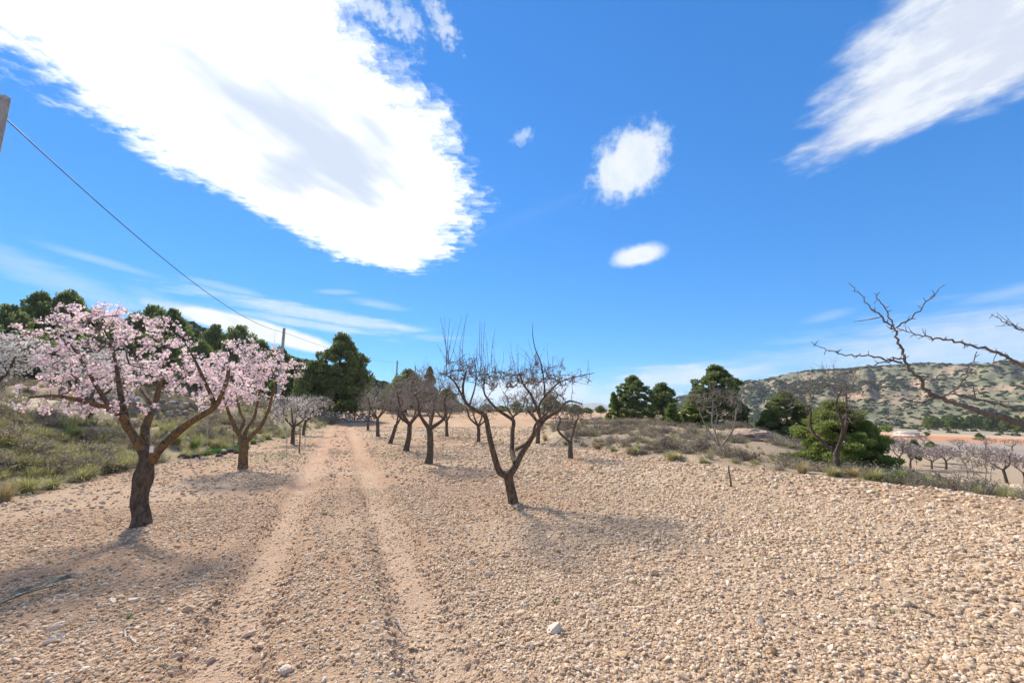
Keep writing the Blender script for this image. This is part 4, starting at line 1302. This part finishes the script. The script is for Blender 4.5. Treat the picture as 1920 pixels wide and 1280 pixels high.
def pine_wood(r, boughs, tr=.022):
    tacc = Acc(); bacc = Acc()
    P = smooth_path([(0, 0, -.02), (r.normal(0, .01), r.normal(0, .01), .3), (r.normal(0, .012), r.normal(0, .012), .65), (0, 0, .95)], 4)
    tacc.add(*tube(P, np.linspace(tr, tr * .15, len(P)), 8, True, .08, r))
    for b in boughs[::2]:
        h = max(.08, b[2] - r.uniform(.08, .2)); s = np.array([0, 0, h]); m = (s + b) / 2 + [0, 0, -.02]
        bacc.add(*tube([s, m, b], [tr * .35, tr * .22, tr * .08], 4))
    return tacc.mesh('trunk', [M_pbark]), bacc.mesh('boughs', [M_pbark])


def pine_kind(seed, mat, **k):
    r = np.random.default_rng(seed); V, T, bo = pine_crown(r, **k); w = k.get('W', .5)
    t, b = pine_wood(r, bo, k.get('tr', .020) if 'tr' in k else .020)
    rad = np.quantile(np.hypot(V[:, 0], V[:, 1]), .985)
    return (mk_mesh('crown', V, T, None, [mat], False), t, b, float(rad), float(np.quantile(V[:, 2], .998)))


PK = {
    'round_a': pine_kind(401, M_needle, W=.46, n_cl=75, per=95, piece=.050, conic=.15, low=.22),
    'round_b': pine_kind(402, M_needle, W=.50, n_cl=70, per=95, piece=.052, conic=.10, low=.30),
    'round_c': pine_kind(403, M_needle, W=.42, n_cl=80, per=90, piece=.046, conic=.25, low=.15),
    'big': pine_kind(404, M_needle, W=.42, n_cl=150, per=170, piece=.028, conic=.20, low=.08, clr=.072),
    'tall': pine_kind(405, M_needle, W=.42, n_cl=120, per=170, piece=.030, conic=.45, low=.06, clr=.068),
    'tall_b': pine_kind(406, M_needle, W=.46, n_cl=100, per=170, piece=.031, conic=.40, low=.08, clr=.072),
    'young': pine_kind(407, M_needle_b, W=.36, n_cl=90, per=110, piece=.045, conic=.75, low=.04, clr=.09),
    'bush': pine_kind(408, M_needle_b, W=.60, n_cl=200, per=300, piece=.024, conic=.55, low=.03, clr=.066),
    'umbrella': pine_kind(409, M_needle, W=.50, n_cl=60, per=110, piece=.05, conic=.0, low=.52),
}


def pine(px, top, hw, Y, kind, label, group=None, rot=None, dz=0.0, name='pine_tree', base=None):
    p = at(px, top, Y); loc = on(p[0], Y, dz - .03)
    cm, tm, bm, rad, hh = PK[kind]
    H = (p[2] - loc[2]) / hh; W = hw / 800.0 * Y / rad
    root = thing(name, label, 'pine tree', loc, group, rng.uniform(0, 6.3) if rot is None else rot)
    root.scale = (W, W, H)
    link('trunk', tm, root); link('boughs', bm, root); link('crown', cm, root)
    return root


GL = 'pines on the left ridge'
for px, top, hw, Y, k, lab in [
    (130, 547, 52, 60, 'round_a', 'tallest dark pine above the front pink blossom, far left ridge'),
    (78, 549, 46, 58, 'round_c', 'dark pine left of the tallest one on the far left ridge'),
    (20, 572, 52, 50, 'round_b', 'broad dark pine at the left edge of the photograph'),
    (-50, 585, 60, 46, 'round_a', 'dark pine cut by the left edge behind white blossom'),
    (180, 582, 50, 56, 'round_b', 'dark pine right behind the top of the front pink blossom'),
    (60, 620, 60, 40, 'round_a', 'low dark pine behind the white blossom on the left'),
    (130, 615, 60, 44, 'round_c', 'dense dark pine behind the left half of the pink crown'),
    (225, 610, 45, 50, 'round_b', 'dark pine filling in behind the pink crown'),
    (288, 573, 38, 62, 'umbrella', 'flat-topped dark pine standing against the sky, left'),
    (325, 580, 42, 60, 'round_b', 'round dark pine right of the flat-topped one'),
    (318, 632, 38, 45, 'round_a', 'smaller bright round pine below the flat-topped one'),
    (270, 628, 40, 52, 'round_c', 'pine between the pink crown and the smaller bright one'),
    (405, 609, 33, 64, 'round_b', 'round pine before the white lens cloud, left of a pair'),
    (454, 611, 35, 64, 'umbrella', 'round pine before the white lens cloud, right of a pair'),
    (378, 640, 34, 56, 'round_a', 'dark pine under the pair before the lens cloud'),
    (430, 642, 36, 58, 'round_c', 'dark low pine behind the second pink tree'),
    (490, 638, 38, 62, 'round_a', 'dark pine just left of the middle utility pole'),
    (525, 652, 38, 60, 'round_c', 'dark pine just right of the middle utility pole'),
    (556, 672, 42, 56, 'round_b', 'low dark pine between the pole and the big round pine'),
]: pine(px, top, hw, Y, k, lab, GL)
pine(640, 627, 56, 53, 'big', 'big dense round pine behind the dry stone wall')
pine(588, 676, 36, 51, 'round_b', 'lighter pine at the left foot of the big round pine')
pine(672, 668, 34, 54, 'round_c', 'pine merging into the right side of the big round pine')
pine(765, 692, 38, 70, 'round_b', 'broad dark pine behind the bare almond cluster')
pine(806, 688, 20, 68, 'tall', 'narrow dark pine right of the broad one behind the almonds')
pine(838, 728, 22, 80, 'round_a', 'small far pine right of the narrow dark pine')
pine(735, 722, 28, 74, 'round_c', 'low far pine left of the broad one behind the almonds')
for i, (px, top, hw, Y, k) in enumerate([(862, 756, 16, 84, 'round_c'), (886, 762, 14, 92, 'round_b'), (912, 757, 15, 88, 'round_a'), (940, 760, 18, 95, 'round_b'), (968, 752, 17, 86, 'round_c'), (994, 760, 16, 92, 'round_a'), (1056, 756, 18, 84, 'round_b'), (1100, 764, 15, 90, 'round_c'), (1126, 760, 12, 80, 'round_a')]):
    pine(px, top, hw, Y, k, ['first', 'second', 'third', 'fourth', 'fifth', 'sixth', 'seventh', 'eighth', 'ninth'][i] + ' low far tree from the left closing the field behind the central almond', 'low far trees behind the central almond')
pine(1032, 740, 22, 62, 'round_c', 'far pine seen behind the right of the central bare tree')
pine(1078, 758, 16, 66, 'round_a', 'small far pine right of the central bare tree')
pine(1185, 705, 40, 33, 'big', 'left of the two dark pines on the right mound')
pine(1240, 718, 36, 34, 'round_c', 'right of the two dark pines on the right mound')
pine(1150, 735, 14, 33, 'young', 'thin pale pine at the left side of the mound pair')
pine(1258, 757, 18, 27, 'young', 'small bright young pine between the mound pair and the tallest')
pine(1338, 686, 54, 28, 'big', 'tallest dark pine on the right mound')
pine(1300, 740, 32, 27, 'young', 'bright lower pine leaning on the tallest mound pine, left side')
pine(1386, 752, 20, 27, 'round_c', 'small pine at the right foot of the tallest mound pine')
pine(1470, 733, 42, 26, 'big', 'dark pine with a bare trunk behind the bare right almond')
pine(1438, 768, 26, 27, 'young', 'bright low pine left of the one with a bare trunk')
pine(1564, 752, 87, 13.6, 'bush', 'bright green bushy young pine at the right field edge')
pine(1625, 790, 34, 13.0, 'bush', 'low dark bushy pine at the right foot of the bright one')
pine(1712, 824, 12, 47, 'round_a', 'green round tree behind the pink trees in the valley', name='pine_tree')
pine(1745, 827, 15, 50, 'round_b', 'dark green tree behind the pinkest valley almond')
ORD = ['first', 'second', 'third', 'fourth', 'fifth', 'sixth', 'seventh', 'eighth', 'ninth', 'tenth', 'eleventh', 'twelfth', 'thirteenth', 'fourteenth', 'fifteenth', 'sixteenth', 'seventeenth']
GV = 'pine wood in the valley'
vr = np.random.default_rng(77)
for i in range(17):
    px = 1735 + i * 11.5 + vr.normal(0, 2)
    pine(px, 778 + vr.uniform(-2, 5), vr.uniform(8, 12), 205 + vr.uniform(-14, 16), ['young', 'round_a', 'round_c'][i % 3], ORD[i] + ' pine from the left in the small wood beyond the red valley field', GV)
for px, top, hw, Y, lab in ((1736, 809, 6, 118, 'dark round bush beside the pale outcrop in the valley'), (1835, 811, 9, 105, 'yellow-green round bush at the edge of the red valley field')):
    pine(px, top, hw, Y, 'bush' if hw > 8 else 'round_a', lab, name='round_bush')['category'] = 'bush'

# --- valley orchard
for i, (px, py, top, hw, pet, lab) in enumerate([
    (1687, 862, 818, 18, None, 'brown bare almond, leftmost in the valley orchard'),
    (1706, 870, 832, 17, M_petal_p, 'pale pink almond second from the left in the valley orchard'),
    (1747, 880, 836, 27, M_petal_p, 'pinkest wide almond tree in the valley orchard'),
    (1772, 874, 834, 20, M_petal_p, 'brownish pink almond right of the pinkest in the valley'),
    (1885, 889, 836, 30, M_petal_p, 'pinkish almond near the right edge in the valley orchard'),
    (1921, 902, 850, 26, M_petal_p, 'pink almond cut by the right edge in the valley')]):
    d = ray(px, py); Yv = 44 if i < 4 else 36
    x = d[0] / d[1] * Yv
    vase_almond(px, py, top, hw, lab, 500 + i, [0, .2, .15, .2, -.1, 0][i], 90, petals=pet, npet=520 if pet else 0, psize=.06, twmat=M_twigfar, rt=.022, base=(x, Yv, 0), nl=3, nsh=40)
vase_almond(1832, 905, 832, 34, 'grey leafless bush tree among the pink valley almonds', 510, 0, 120, twmat=M_twigfar, bark=M_twigfar, rt=.014, base=(at(1832, 890, 27)[0], 27, 0), fork=.12, nl=5, thick=.5)
for i, (px, py) in enumerate([(1668, 842), (1800, 850), (1850, 846), (1725, 845), (1900, 850)]):
    Yv = 66 + 4 * (i % 3)
    vase_almond(px, py, py - 28, 17, ['far grey almond at the left of the valley orchard', 'far grey almond behind the grey bush tree', 'far grey almond right of the grey bush tree', 'far grey almond behind the leftmost pink ones', 'far grey almond near the right edge'][i], 520 + i, 0, 50, twmat=M_twigfar, rt=.03, base=(at(px, py, Yv)[0], Yv, 0), nl=3, nsh=14)

# ------------------------------------------------------------------ walls, stones, tussocks
SM = [mk_mesh('stone', *stone_shape(np.random.default_rng(600 + i), ICO1, 7), None, [M_wallstone], False) for i in range(8)]
SPALE = [mk_mesh('stone', *stone_shape(np.random.default_rng(640 + i), ICO2, 8), None, [M_stone], False) for i in range(8)]
SD = [mk_mesh('stone', *stone_shape(np.random.default_rng(660 + i), ICO1, 6), None, [M_darkstone], False) for i in range(4)]


def dry_wall(label, p0, p1, h, size, seed, rows=None):
    r = np.random.default_rng(seed); p0, p1 = np.array(p0, float), np.array(p1, float)
    mid = (p0 + p1) / 2; loc = on(mid[0], mid[1]); root = thing('dry_stone_wall', label, 'stone wall', loc)
    L = np.linalg.norm(p1 - p0); n = int(L / (size * 1.55)); rows = rows or max(2, int(h / (size * 1.05)))
    for j in range(rows):
        for i in range(n):
            if j == rows - 1 and r.uniform() < .35: continue
            q = p0 + (p1 - p0) * (i + .5 + .5 * (j % 2) + r.normal(0, .12)) / n
            z = float(terrain(q[:1], q[1:])[0]) + size * (.4 + 1.0 * j)
            o = link('stone', SM[r.integers(0, 8)], root)
            o.location = (q[0] - loc[0] + r.normal(0, .05), q[1] - loc[1] + r.normal(0, .05), z - loc[2])
            o.rotation_euler = (r.normal(0, .3), r.normal(0, .3), r.uniform(0, 6.3)); s = size * r.uniform(.8, 1.2); o.scale = (s, s * 1.1, s * 1.05)


wa, wb = at(588, 797, 50.5), at(702, 794, 50.5)
dry_wall('long grey dry stone wall below the big round pine', (wa[0], 50.5), (wb[0], 50.5), 1.3, .26, 31)
dry_wall('grey rubble terrace wall on the bank behind the front pink tree', (at(165, 800, 19.5)[0], 18.5), (at(320, 800, 21)[0], 22), 1.1, .20, 32)

GS = 'larger pale stones lying on the field'
LBS = {(105, 1180): 'palm-sized blunt pinkish stone near the bottom left corner', (100, 1203): 'flat grey slab stone below the blunt pinkish one, bottom left',
       (330, 1233): 'pale round stone left of the left wheel rut, near the bottom', (467, 1190): 'pale flat stone lying in the left wheel rut',
       (994, 1215): 'brown faceted stone near the bottom centre, right of the right rut', (1040, 1182): 'pale flat rock in the bottom centre', (1242, 1210): 'white block-shaped stone right of bottom centre',
       (210, 1130): 'left of two pale stones side by side above the bottom left slab', (250, 1127): 'right of two pale stones side by side above the bottom left slab', (395, 1240): 'pinkish clod on the bottom edge of the left rut', (538, 1258): 'pale stone at the bottom between the ruts',
       (490, 1210): 'small pale stone just below the flat one in the left rut', (277, 997): 'pale stone at the foot of the front pink tree', (1905, 915): 'pale stone at the field rim by the right edge', (1850, 922): 'pale stone at the field rim left of the rightmost one',
       (1780, 913): 'small pale stone at the field rim under the dry tussock', (1660, 1030): 'pale lump in the right field below the largest green tussock', (1480, 1110): 'flat pale lump in the lower right field', (1365, 1095): 'pale lump left of the flat one in the lower right field',
       (1620, 1170): 'pale lump left of the dark fallen twig', (1800, 1030): 'pale lump near the right edge halfway down the field', (1250, 1070): 'pale lump right of the central tree shadow', (915, 1078): 'pale lump beside the right rut below the central tree',
       (700, 1170): 'small pale lump between the ruts left of the pale twig', (1780, 1240): 'large pale lump near the bottom right corner', (1560, 1215): 'pale lump at the bottom right of the blue plastic scrap', (30, 1240): 'pale lump in the bottom left corner',
       (160, 1255): 'pale lump at the bottom edge right of the left corner', (1085, 1255): 'pale lump at the bottom edge just right of centre', (1640, 1090): 'pale lump above the dark fallen twig', (1330, 1110): 'pale lump above the blue plastic scrap', (1180, 1060): 'small pale lump in the central tree shadow'}
big = [(105, 1180, 20), (100, 1203, 22), (210, 1130, 13), (250, 1127, 13), (330, 1233, 12), (467, 1190, 12), (395, 1240, 11), (538, 1258, 14), (994, 1215, 13), (1040, 1182, 20), (1242, 1210, 13), (490, 1210, 9), (277, 997, 7),
       (1905, 915, 12), (1850, 922, 10), (1780, 913, 9), (1660, 1030, 11), (1480, 1110, 12), (1365, 1095, 9), (1620, 1170, 10), (1800, 1030, 11), (1250, 1070, 9), (915, 1078, 9), (700, 1170, 8), (1780, 1240, 12), (1560, 1215, 10), (30, 1240, 12), (160, 1255, 10), (1085, 1255, 9), (1640, 1090, 9), (1330, 1110, 9), (1180, 1060, 8)]
for i, (px, py, hw) in enumerate(big):
    g = ground_pt(px, py); s = hw / 800.0 * g[1] * .85
    o = link('stone', SPALE[i % 8], None, (g[0], g[1], g[2] + s * .22)); o.scale = (s, s * .9, s * .9); o.rotation_euler = (rng.normal(0, .15), rng.normal(0, .15), rng.uniform(0, 6.3))
    tag(o, LBS[(px, py)], 'stone', GS)
for i, (px, py, hw) in enumerate([(340, 858, 9), (352, 860, 8), (366, 859, 9), (378, 860, 8), (420, 852, 9), (432, 848, 10), (440, 842, 9), (445, 850, 8), (410, 856, 7)]):
    g = ground_pt(px, py); s = hw / 800.0 * g[1]
    o = link('stone', SD[i % 4], None, (g[0], g[1], g[2] + s * .3)); o.scale = (s, s, s * 1.0); o.rotation_euler = (rng.normal(0, .3), rng.normal(0, .3), rng.uniform(0, 6.3))
    tag(o, ORD[[0, 1, 2, 3, 5, 6, 7, 8, 4][i]] + ' dark stone from the left in the row before the green grass patch', 'stone', 'dark stones by the green grass')
for px, py, hw, wl in ((353, 857, 6, 'left whitish stone among the dark stones by the green grass'), (386, 858, 6, 'middle whitish stone among the dark stones by the green grass'), (424, 846, 7, 'right whitish stone among the dark stones by the green grass')):
    g = ground_pt(px, py + 2); s = hw / 800.0 * g[1]
    o = link('stone', SPALE[int(px) % 8], None, (g[0], g[1] - .1, g[2] + s * .4)); o.scale = (s, s, s); tag(o, wl, 'stone', 'white stones by the green grass')

tr_ = np.random.default_rng(700)
TU = {'straw': [tuft_mesh('blades', M_straw, 320, .6, .62, .014, tr_) for _ in range(2)], 'esparto': [tuft_mesh('blades', M_esparto, 420, .62, .62, .014, tr_) for _ in range(3)], 'green': [tuft_mesh('blades', M_green, 420, .55, .62, .014, tr_) for _ in range(2)]}


def tussock(px, py, hw, h, kind, label, group=None, Y=None):
    g = ground_pt(px, py) if Y is None else on(at(px, py, Y)[0], Y)
    ms = TU[kind]; me = ms[tr_.integers(0, len(ms))]
    o = link('grass_tussock', me, None, (g[0], g[1], g[2] - .03)); s = hw / 800.0 * g[1] / .40; o.scale = (s, s, h / 800.0 * g[1] / .50)
    o.rotation_euler = (0, 0, tr_.uniform(0, 6.3)); tag(o, label, 'grass tussock', group)


for a in [(1505, 886, 24, 24, 'straw', 'straw-coloured round tussock below the bright pine, leftmost at the field edge'),
          (1562, 891, 26, 18, 'esparto', 'low yellow-green tussock under the bare right almond'),
          (1598, 893, 24, 22, 'straw', 'pale fluffy straw tussock right of the bare right almond'),
          (1640, 900, 30, 24, 'esparto', 'wide yellow-green tussock at the right field edge'),
          (1690, 906, 34, 30, 'green', 'largest green tussock on the right field edge'),
          (1738, 910, 24, 22, 'esparto', 'tussock just right of the largest green one'),
          (1790, 916, 30, 20, 'straw', 'dry spreading tussock right along the field edge'),
          (1850, 925, 34, 20, 'green', 'low green tussock near the right edge of the photograph'),
          (1905, 932, 26, 16, 'esparto', 'tussock cut by the right edge of the photograph'),
          (1188, 850, 18, 16, 'esparto', 'yellow-green tussock at the field edge below the mound pines'),
          (1262, 861, 26, 17, 'esparto', 'wide low tussock at the field edge below the tallest mound pine'),
          (1118, 841, 12, 13, 'straw', 'small dry tussock right of the low V-forked almond'),
          (1022, 826, 12, 16, 'straw', 'reddish dry tussock where the scrub begins'),
          (1150, 846, 12, 10, 'green', 'small green tussock left of the yellow-green one'),
          (1320, 867, 16, 11, 'esparto', 'small tussock right of the wide low one'),
          (1062, 833, 14, 8, 'green', 'low green strip tussock behind the V-forked almond')]: tussock(*a)
GT = 'tussocks on the left bank'
for *a, lab in [(50, 925, 40, 34, 'esparto', 'big yellow-green tussock near the lower left corner of the bank'), (8, 940, 30, 40, 'straw', 'straw tussock cut by the left edge at the foot of the bank'), (95, 915, 34, 26, 'esparto', 'tussock at the bank foot, second to the right of the straw one'),
           (150, 900, 34, 24, 'esparto', 'tussock at the bank foot midway between left edge and front trunk'), (205, 885, 30, 22, 'straw', 'straw tussock at the bank foot just left of the front trunk'), (30, 880, 44, 30, 'esparto', 'wide tussock above the lowest row near the left edge'),
           (100, 866, 40, 26, 'esparto', 'wide tussock in the middle of the left bank'), (160, 855, 36, 26, 'esparto', 'tussock on the bank left of the front trunk fork'), (215, 850, 28, 20, 'straw', 'small straw tussock touching the front trunk outline'),
           (20, 835, 40, 26, 'straw', 'straw tussock high on the bank at the left edge'), (80, 825, 36, 22, 'esparto', 'tussock high on the bank below the pink twigs'), (135, 818, 34, 22, 'green', 'green tussock high on the bank below the left limb'),
           (300, 862, 22, 18, 'esparto', 'tussock between the front trunk and the green grass patch'), (365, 842, 26, 26, 'green', 'dark green tussock behind the bright grass patch'), (405, 838, 22, 20, 'straw', 'straw tussock behind the dark stones'),
           (330, 832, 24, 22, 'esparto', 'tussock left of the dark green one behind the grass patch'), (475, 832, 16, 12, 'green', 'small green tussock right of the second pink trunk'), (500, 822, 16, 12, 'esparto', 'small yellow tussock on the bank right of the second pink tree'),
           (520, 812, 18, 12, 'green', 'green tussock left of the white-dotted almond'), (470, 815, 18, 14, 'esparto', 'tussock seen through the fork of the second pink tree')]:
    tussock(*a, lab, GT)

# ------------------------------------------------------------------ saplings, stakes, poles, cables, litter


def stake(px, y0, y1, label, mat=M_wood, r=.018, lean=0.0, group=None, name='wooden_stake', cat='stake', twigs=0):
    g = ground_pt(px, y1); top = at(px + lean, y0, g[1]); loc = g
    n = 5; P = np.linspace(g - [0, 0, .1], top, n) + rng.normal(0, .006, (n, 3))
    V, T, Q = tube(P, np.linspace(r * 1.1, r * .8, n), 7, True, .06)
    if not twigs:
        return tag(link(name, mk_mesh(name, V - loc, T, Q, [mat], True), None, loc), label, cat, group)
    root = thing(name, label, cat, loc, group); link('stem', mk_mesh('stem', V - loc, T, Q, [mat], True), root)
    acc = Acc()
    for _ in range(twigs):
        b = P[2] + (P[-1] - P[2]) * rng.uniform(0, 1); e = b + np.array([rng.normal(0, .2), rng.normal(0, .2), rng.uniform(.1, .4)])
        acc.add(*tube([b, (b + e) / 2 + rng.normal(0, .02, 3), e], [r * .4, r * .3, r * .15], 3))
    put_mesh(root, acc, 'twigs', M_twigfar, loc)
    return root


stake(1371, 874, 912, 'thin leaning wooden stake alone in the stony field on the right', r=.022, lean=-5)
stake(389, 782, 850, 'pale young sapling standing in the bright green grass patch', M_palest, .016, name='sapling', cat='sapling', twigs=8)
stake(538, 812, 856, 'thin grey sapling stem left of the white-dotted almond', M_palest, .014, name='sapling', cat='sapling', twigs=5)
stake(561, 800, 849, 'dark wooden stake right of the white-dotted almond trunk', r=.026, lean=2)
stake(572, 806, 841, 'slim pale stake beside the dark wooden one', M_palest, .014)
stake(447, 820, 842, 'short wooden stake just left of the second pink tree trunk', r=.028)
stake(438, 812, 838, 'thin stake left of the short wooden one by the dark stones', r=.016)


def pole(base, topz, w0, w1, label):
    b = on(base[0], base[1]); h = topz - b[2]
    root = thing('utility_pole', label, 'utility pole', b)
    a, c = w0 / 2, w1 / 2; hs = np.linspace(-.3, h, 7); V = []; Q = []
    for i, z in enumerate(hs):
        q = a + (c - a) * i / 6; ch = q * .25
        V += [(q - ch, -q, z), (q, -q + ch, z), (q, q - ch, z), (q - ch, q, z), (-q + ch, q, z), (-q, q - ch, z), (-q, -q + ch, z), (-q + ch, -q, z)]
    for i in range(6):
        for j in range(8): Q.append((i * 8 + j, i * 8 + (j + 1) % 8, i * 8 + 8 + (j + 1) % 8, i * 8 + 8 + j))
    T = [(48, 48 + j, 48 + j + 1) for j in range(1, 7)]
    link('shaft', mk_mesh('shaft', V, T, Q, [M_concrete]), root)
    acc = Acc(); acc.add(*tube([(0, 0, h - .42), (.04, -c - .12, h - .40)], [.022, .022], 8)); br = link('bracket', acc.mesh('bracket', [M_metal]), root)
    acc = Acc(); acc.add(*tube([(.04, -c - .12, h - .48), (.04, -c - .12, h - .44), (.04, -c - .12, h - .40), (.04, -c - .12, h - .34)], [.03, .045, .03, .02], 10)); link('insulator', acc.mesh('insulator', [M_ceramic]), br)
    acc = Acc(); acc.add(*tube([(0, 0, h - .12), (0, 0, h - .06)], [c * 1.25, c * 1.25], 8, False)); link('band', acc.mesh('band', [M_metal]), root)
    return np.array([b[0] + .04, b[1] - c - .12, topz - .40])


p1 = at(10, 182, 8.5); p2 = at(533, 615, 38); p3 = at(745, 676, 92)
c1 = pole((p1[0], 8.5), p1[2], .21, .14, 'tall grey concrete utility pole cut by the left edge')
c2 = pole((p2[0], 38), p2[2], .28, .18, 'grey concrete utility pole rising behind the second pink tree')
c3 = pole((p3[0], 92), p3[2], .34, .24, 'far utility pole top right of the big round pine')


def cable(a, b, sag, rad, label):
    t = np.linspace(0, 1, 48); P = a[None] + (b - a)[None] * t[:, None]; P[:, 2] -= sag * 4 * t * (1 - t)
    V, T, Q = tube(P, np.full(48, rad), 6); tag(link('overhead_cable', mk_mesh('overhead_cable', V - a, T, Q, [M_cable], True), None, a), label, 'cable')


cable(c1, c2, .95, .014, 'long black cable sweeping down across the sky from the left pole')
cable(c2, c3, .7, .013, 'thin cable running right from the middle pole behind the big pine')
p4 = at(779, 686, 128)
c4 = pole((p4[0], 128), p4[2], .34, .24, 'farthest tiny utility pole above the broad pine behind the almonds')
cable(c3, c4, .6, .013, 'faint short cable between the two farthest poles')


def dry_frond():
    g0, g1 = ground_pt(-25, 1150), ground_pt(118, 1103); r = np.random.default_rng(41)
    loc = (g0 + g1) / 2; root = thing('dry_frond', 'grey dry fallen frond lying at the lower left edge', 'frond', loc)
    P = np.array([g0 + (g1 - g0) * t + [0, 0, .035 + .03 * math.sin(t * 3)] for t in np.linspace(0, 1, 10)]) - loc
    link('stem', mk_mesh('stem', *tube(P, np.linspace(.008, .003, 10), 6), [M_dry], True), root)
    d = (g1 - g0) / np.linalg.norm(g1 - g0); s = np.cross(d, [0, 0, 1.0])
    for i in range(40):
        t = r.uniform(.05, .95); b = P[0] + (P[-1] - P[0]) * t + [0, 0, .045]; sg = r.choice([-1, 1]); L = r.uniform(.14, .30)
        e = b + (d * .93 + s * sg * .22) * L + [0, 0, r.uniform(-.05, .03)]; m = (b + e) / 2 + [0, 0, .025]; w = np.cross(d, [0, 0, 1]) * .008
        link('leaflet', mk_mesh('leaflet', np.array([b, m - w, m + w, e, m + [0, 0, .006]]), [(0, 1, 4), (0, 4, 2), (1, 3, 4), (4, 3, 2)], None, [M_dry], False), root)


dry_frond()


def stick(pa, pb, rad, label, mat=M_wood):
    a, b = ground_pt(*pa), ground_pt(*pb); P = np.linspace(a, b, 6); P[:, 2] = terrain(P[:, 0], P[:, 1]) + rad + .018; P[1:-1] += rng.normal(0, .008, (4, 3))
    V, T, Q = tube(P, np.linspace(rad, rad * .5, 6), 6, True, .1); tag(link('fallen_twig', mk_mesh('fallen_twig', V - a, T, Q, [mat], True), None, a), label, 'twig')


stick((1705, 1135), (1752, 1160), .010, 'dark fallen twig among stones on the lower right')
stick((232, 1187), (262, 1215), .006, 'thin pale twig lying left of the left wheel rut', M_palest)
stick((740, 1165), (768, 1190), .007, 'pale twig between the two wheel ruts near the bottom', M_palest)
stick((705, 1225), (713, 1245), .006, 'short whitish twig between the ruts at the bottom', M_palest)
stick((1015, 1030), (1045, 1022), .007, 'small grey twig on the stones right of the bare tree', M_palest)
stick((1840, 1180), (1900, 1195), .007, 'grey twig near the right edge among stones', M_palest)


def litter():
    g = ground_pt(1428, 1172); V = np.array([(-.012, 0, 0), (.014, .006, .004), (.010, .004, .05), (-.010, .012, .062), (.002, .03, .03)]) * .9
    o = link('plastic_scrap', mk_mesh('plastic_scrap', V, [(0, 1, 2), (0, 2, 3), (0, 3, 4), (1, 4, 2), (2, 4, 3), (0, 4, 1)], None, [M_litter]), None, g + [0, 0, .012])
    tag(o, 'small pale blue plastic scrap on the stones, lower right', 'litter')


litter()


def outcrop(px, py, Y, w, h, label, seed, mat=M_stone, dz=0.0):
    """low weathered rock hump"""
    r = np.random.default_rng(seed); V, T = ICO2; V = V.copy()
    V += .5 * (np.stack([fbm(V[:, 0] * 2 + 5, V[:, 1] * 2 + V[:, 2] * 3, 3, seed)] * 3, -1) - .5) * V * 2
    V[:, 2] = np.clip(V[:, 2], -.3, 2)
    p = at(px, py, Y); loc = on(p[0], Y, dz)
    o = link('rock_outcrop', mk_mesh('rock_outcrop', V, T, None, [mat], False), None, loc); o.scale = (w, w * .7, h); tag(o, label, 'rock')


outcrop(1696, 818, 112, 3.2, 1.6, 'pale low rock hump in the valley left of the dark bush', 51)
outcrop(1724, 819, 112, 1.6, 1.0, 'small pale rock beside the dark round valley bush', 52)
outcrop(1412, 830, 20.5, 1.0, .42, 'pinkish eroded earth hump at the right end of the mound', 53, mat_plain('pink_earth', (0.37, 0.265, 0.195), .95, .45, 5), .05)


# ------------------------------------------------------------------ air
def haze():
    m = bpy.data.materials.new('air'); m.use_nodes = True; nt = m.node_tree; nt.nodes.clear()
    o = nt.nodes.new('ShaderNodeOutputMaterial'); v = nt.nodes.new('ShaderNodeVolumePrincipled')
    v.inputs['Color'].default_value = (0.80, 0.88, 1.0, 1); v.inputs['Density'].default_value = 0.00014; v.inputs['Anisotropy'].default_value = 0.2
    nt.links.new(v.outputs[0], o.inputs['Volume'])
    x0, x1, y0, y1, z0, z1 = -7300, 7300, -3000, 7300, -140, 230
    V = [(x, y, z) for z in (z0, z1) for y in (y0, y1) for x in (x0, x1)]
    h = link('haze', mk_mesh('haze', V, None, [(0, 2, 3, 1), (4, 5, 7, 6), (0, 1, 5, 4), (2, 6, 7, 3), (0, 4, 6, 2), (1, 3, 7, 5)], [m]), kind='stuff')
    h['label'] = 'thin pale haze over the valley'; h['category'] = 'haze'


haze()
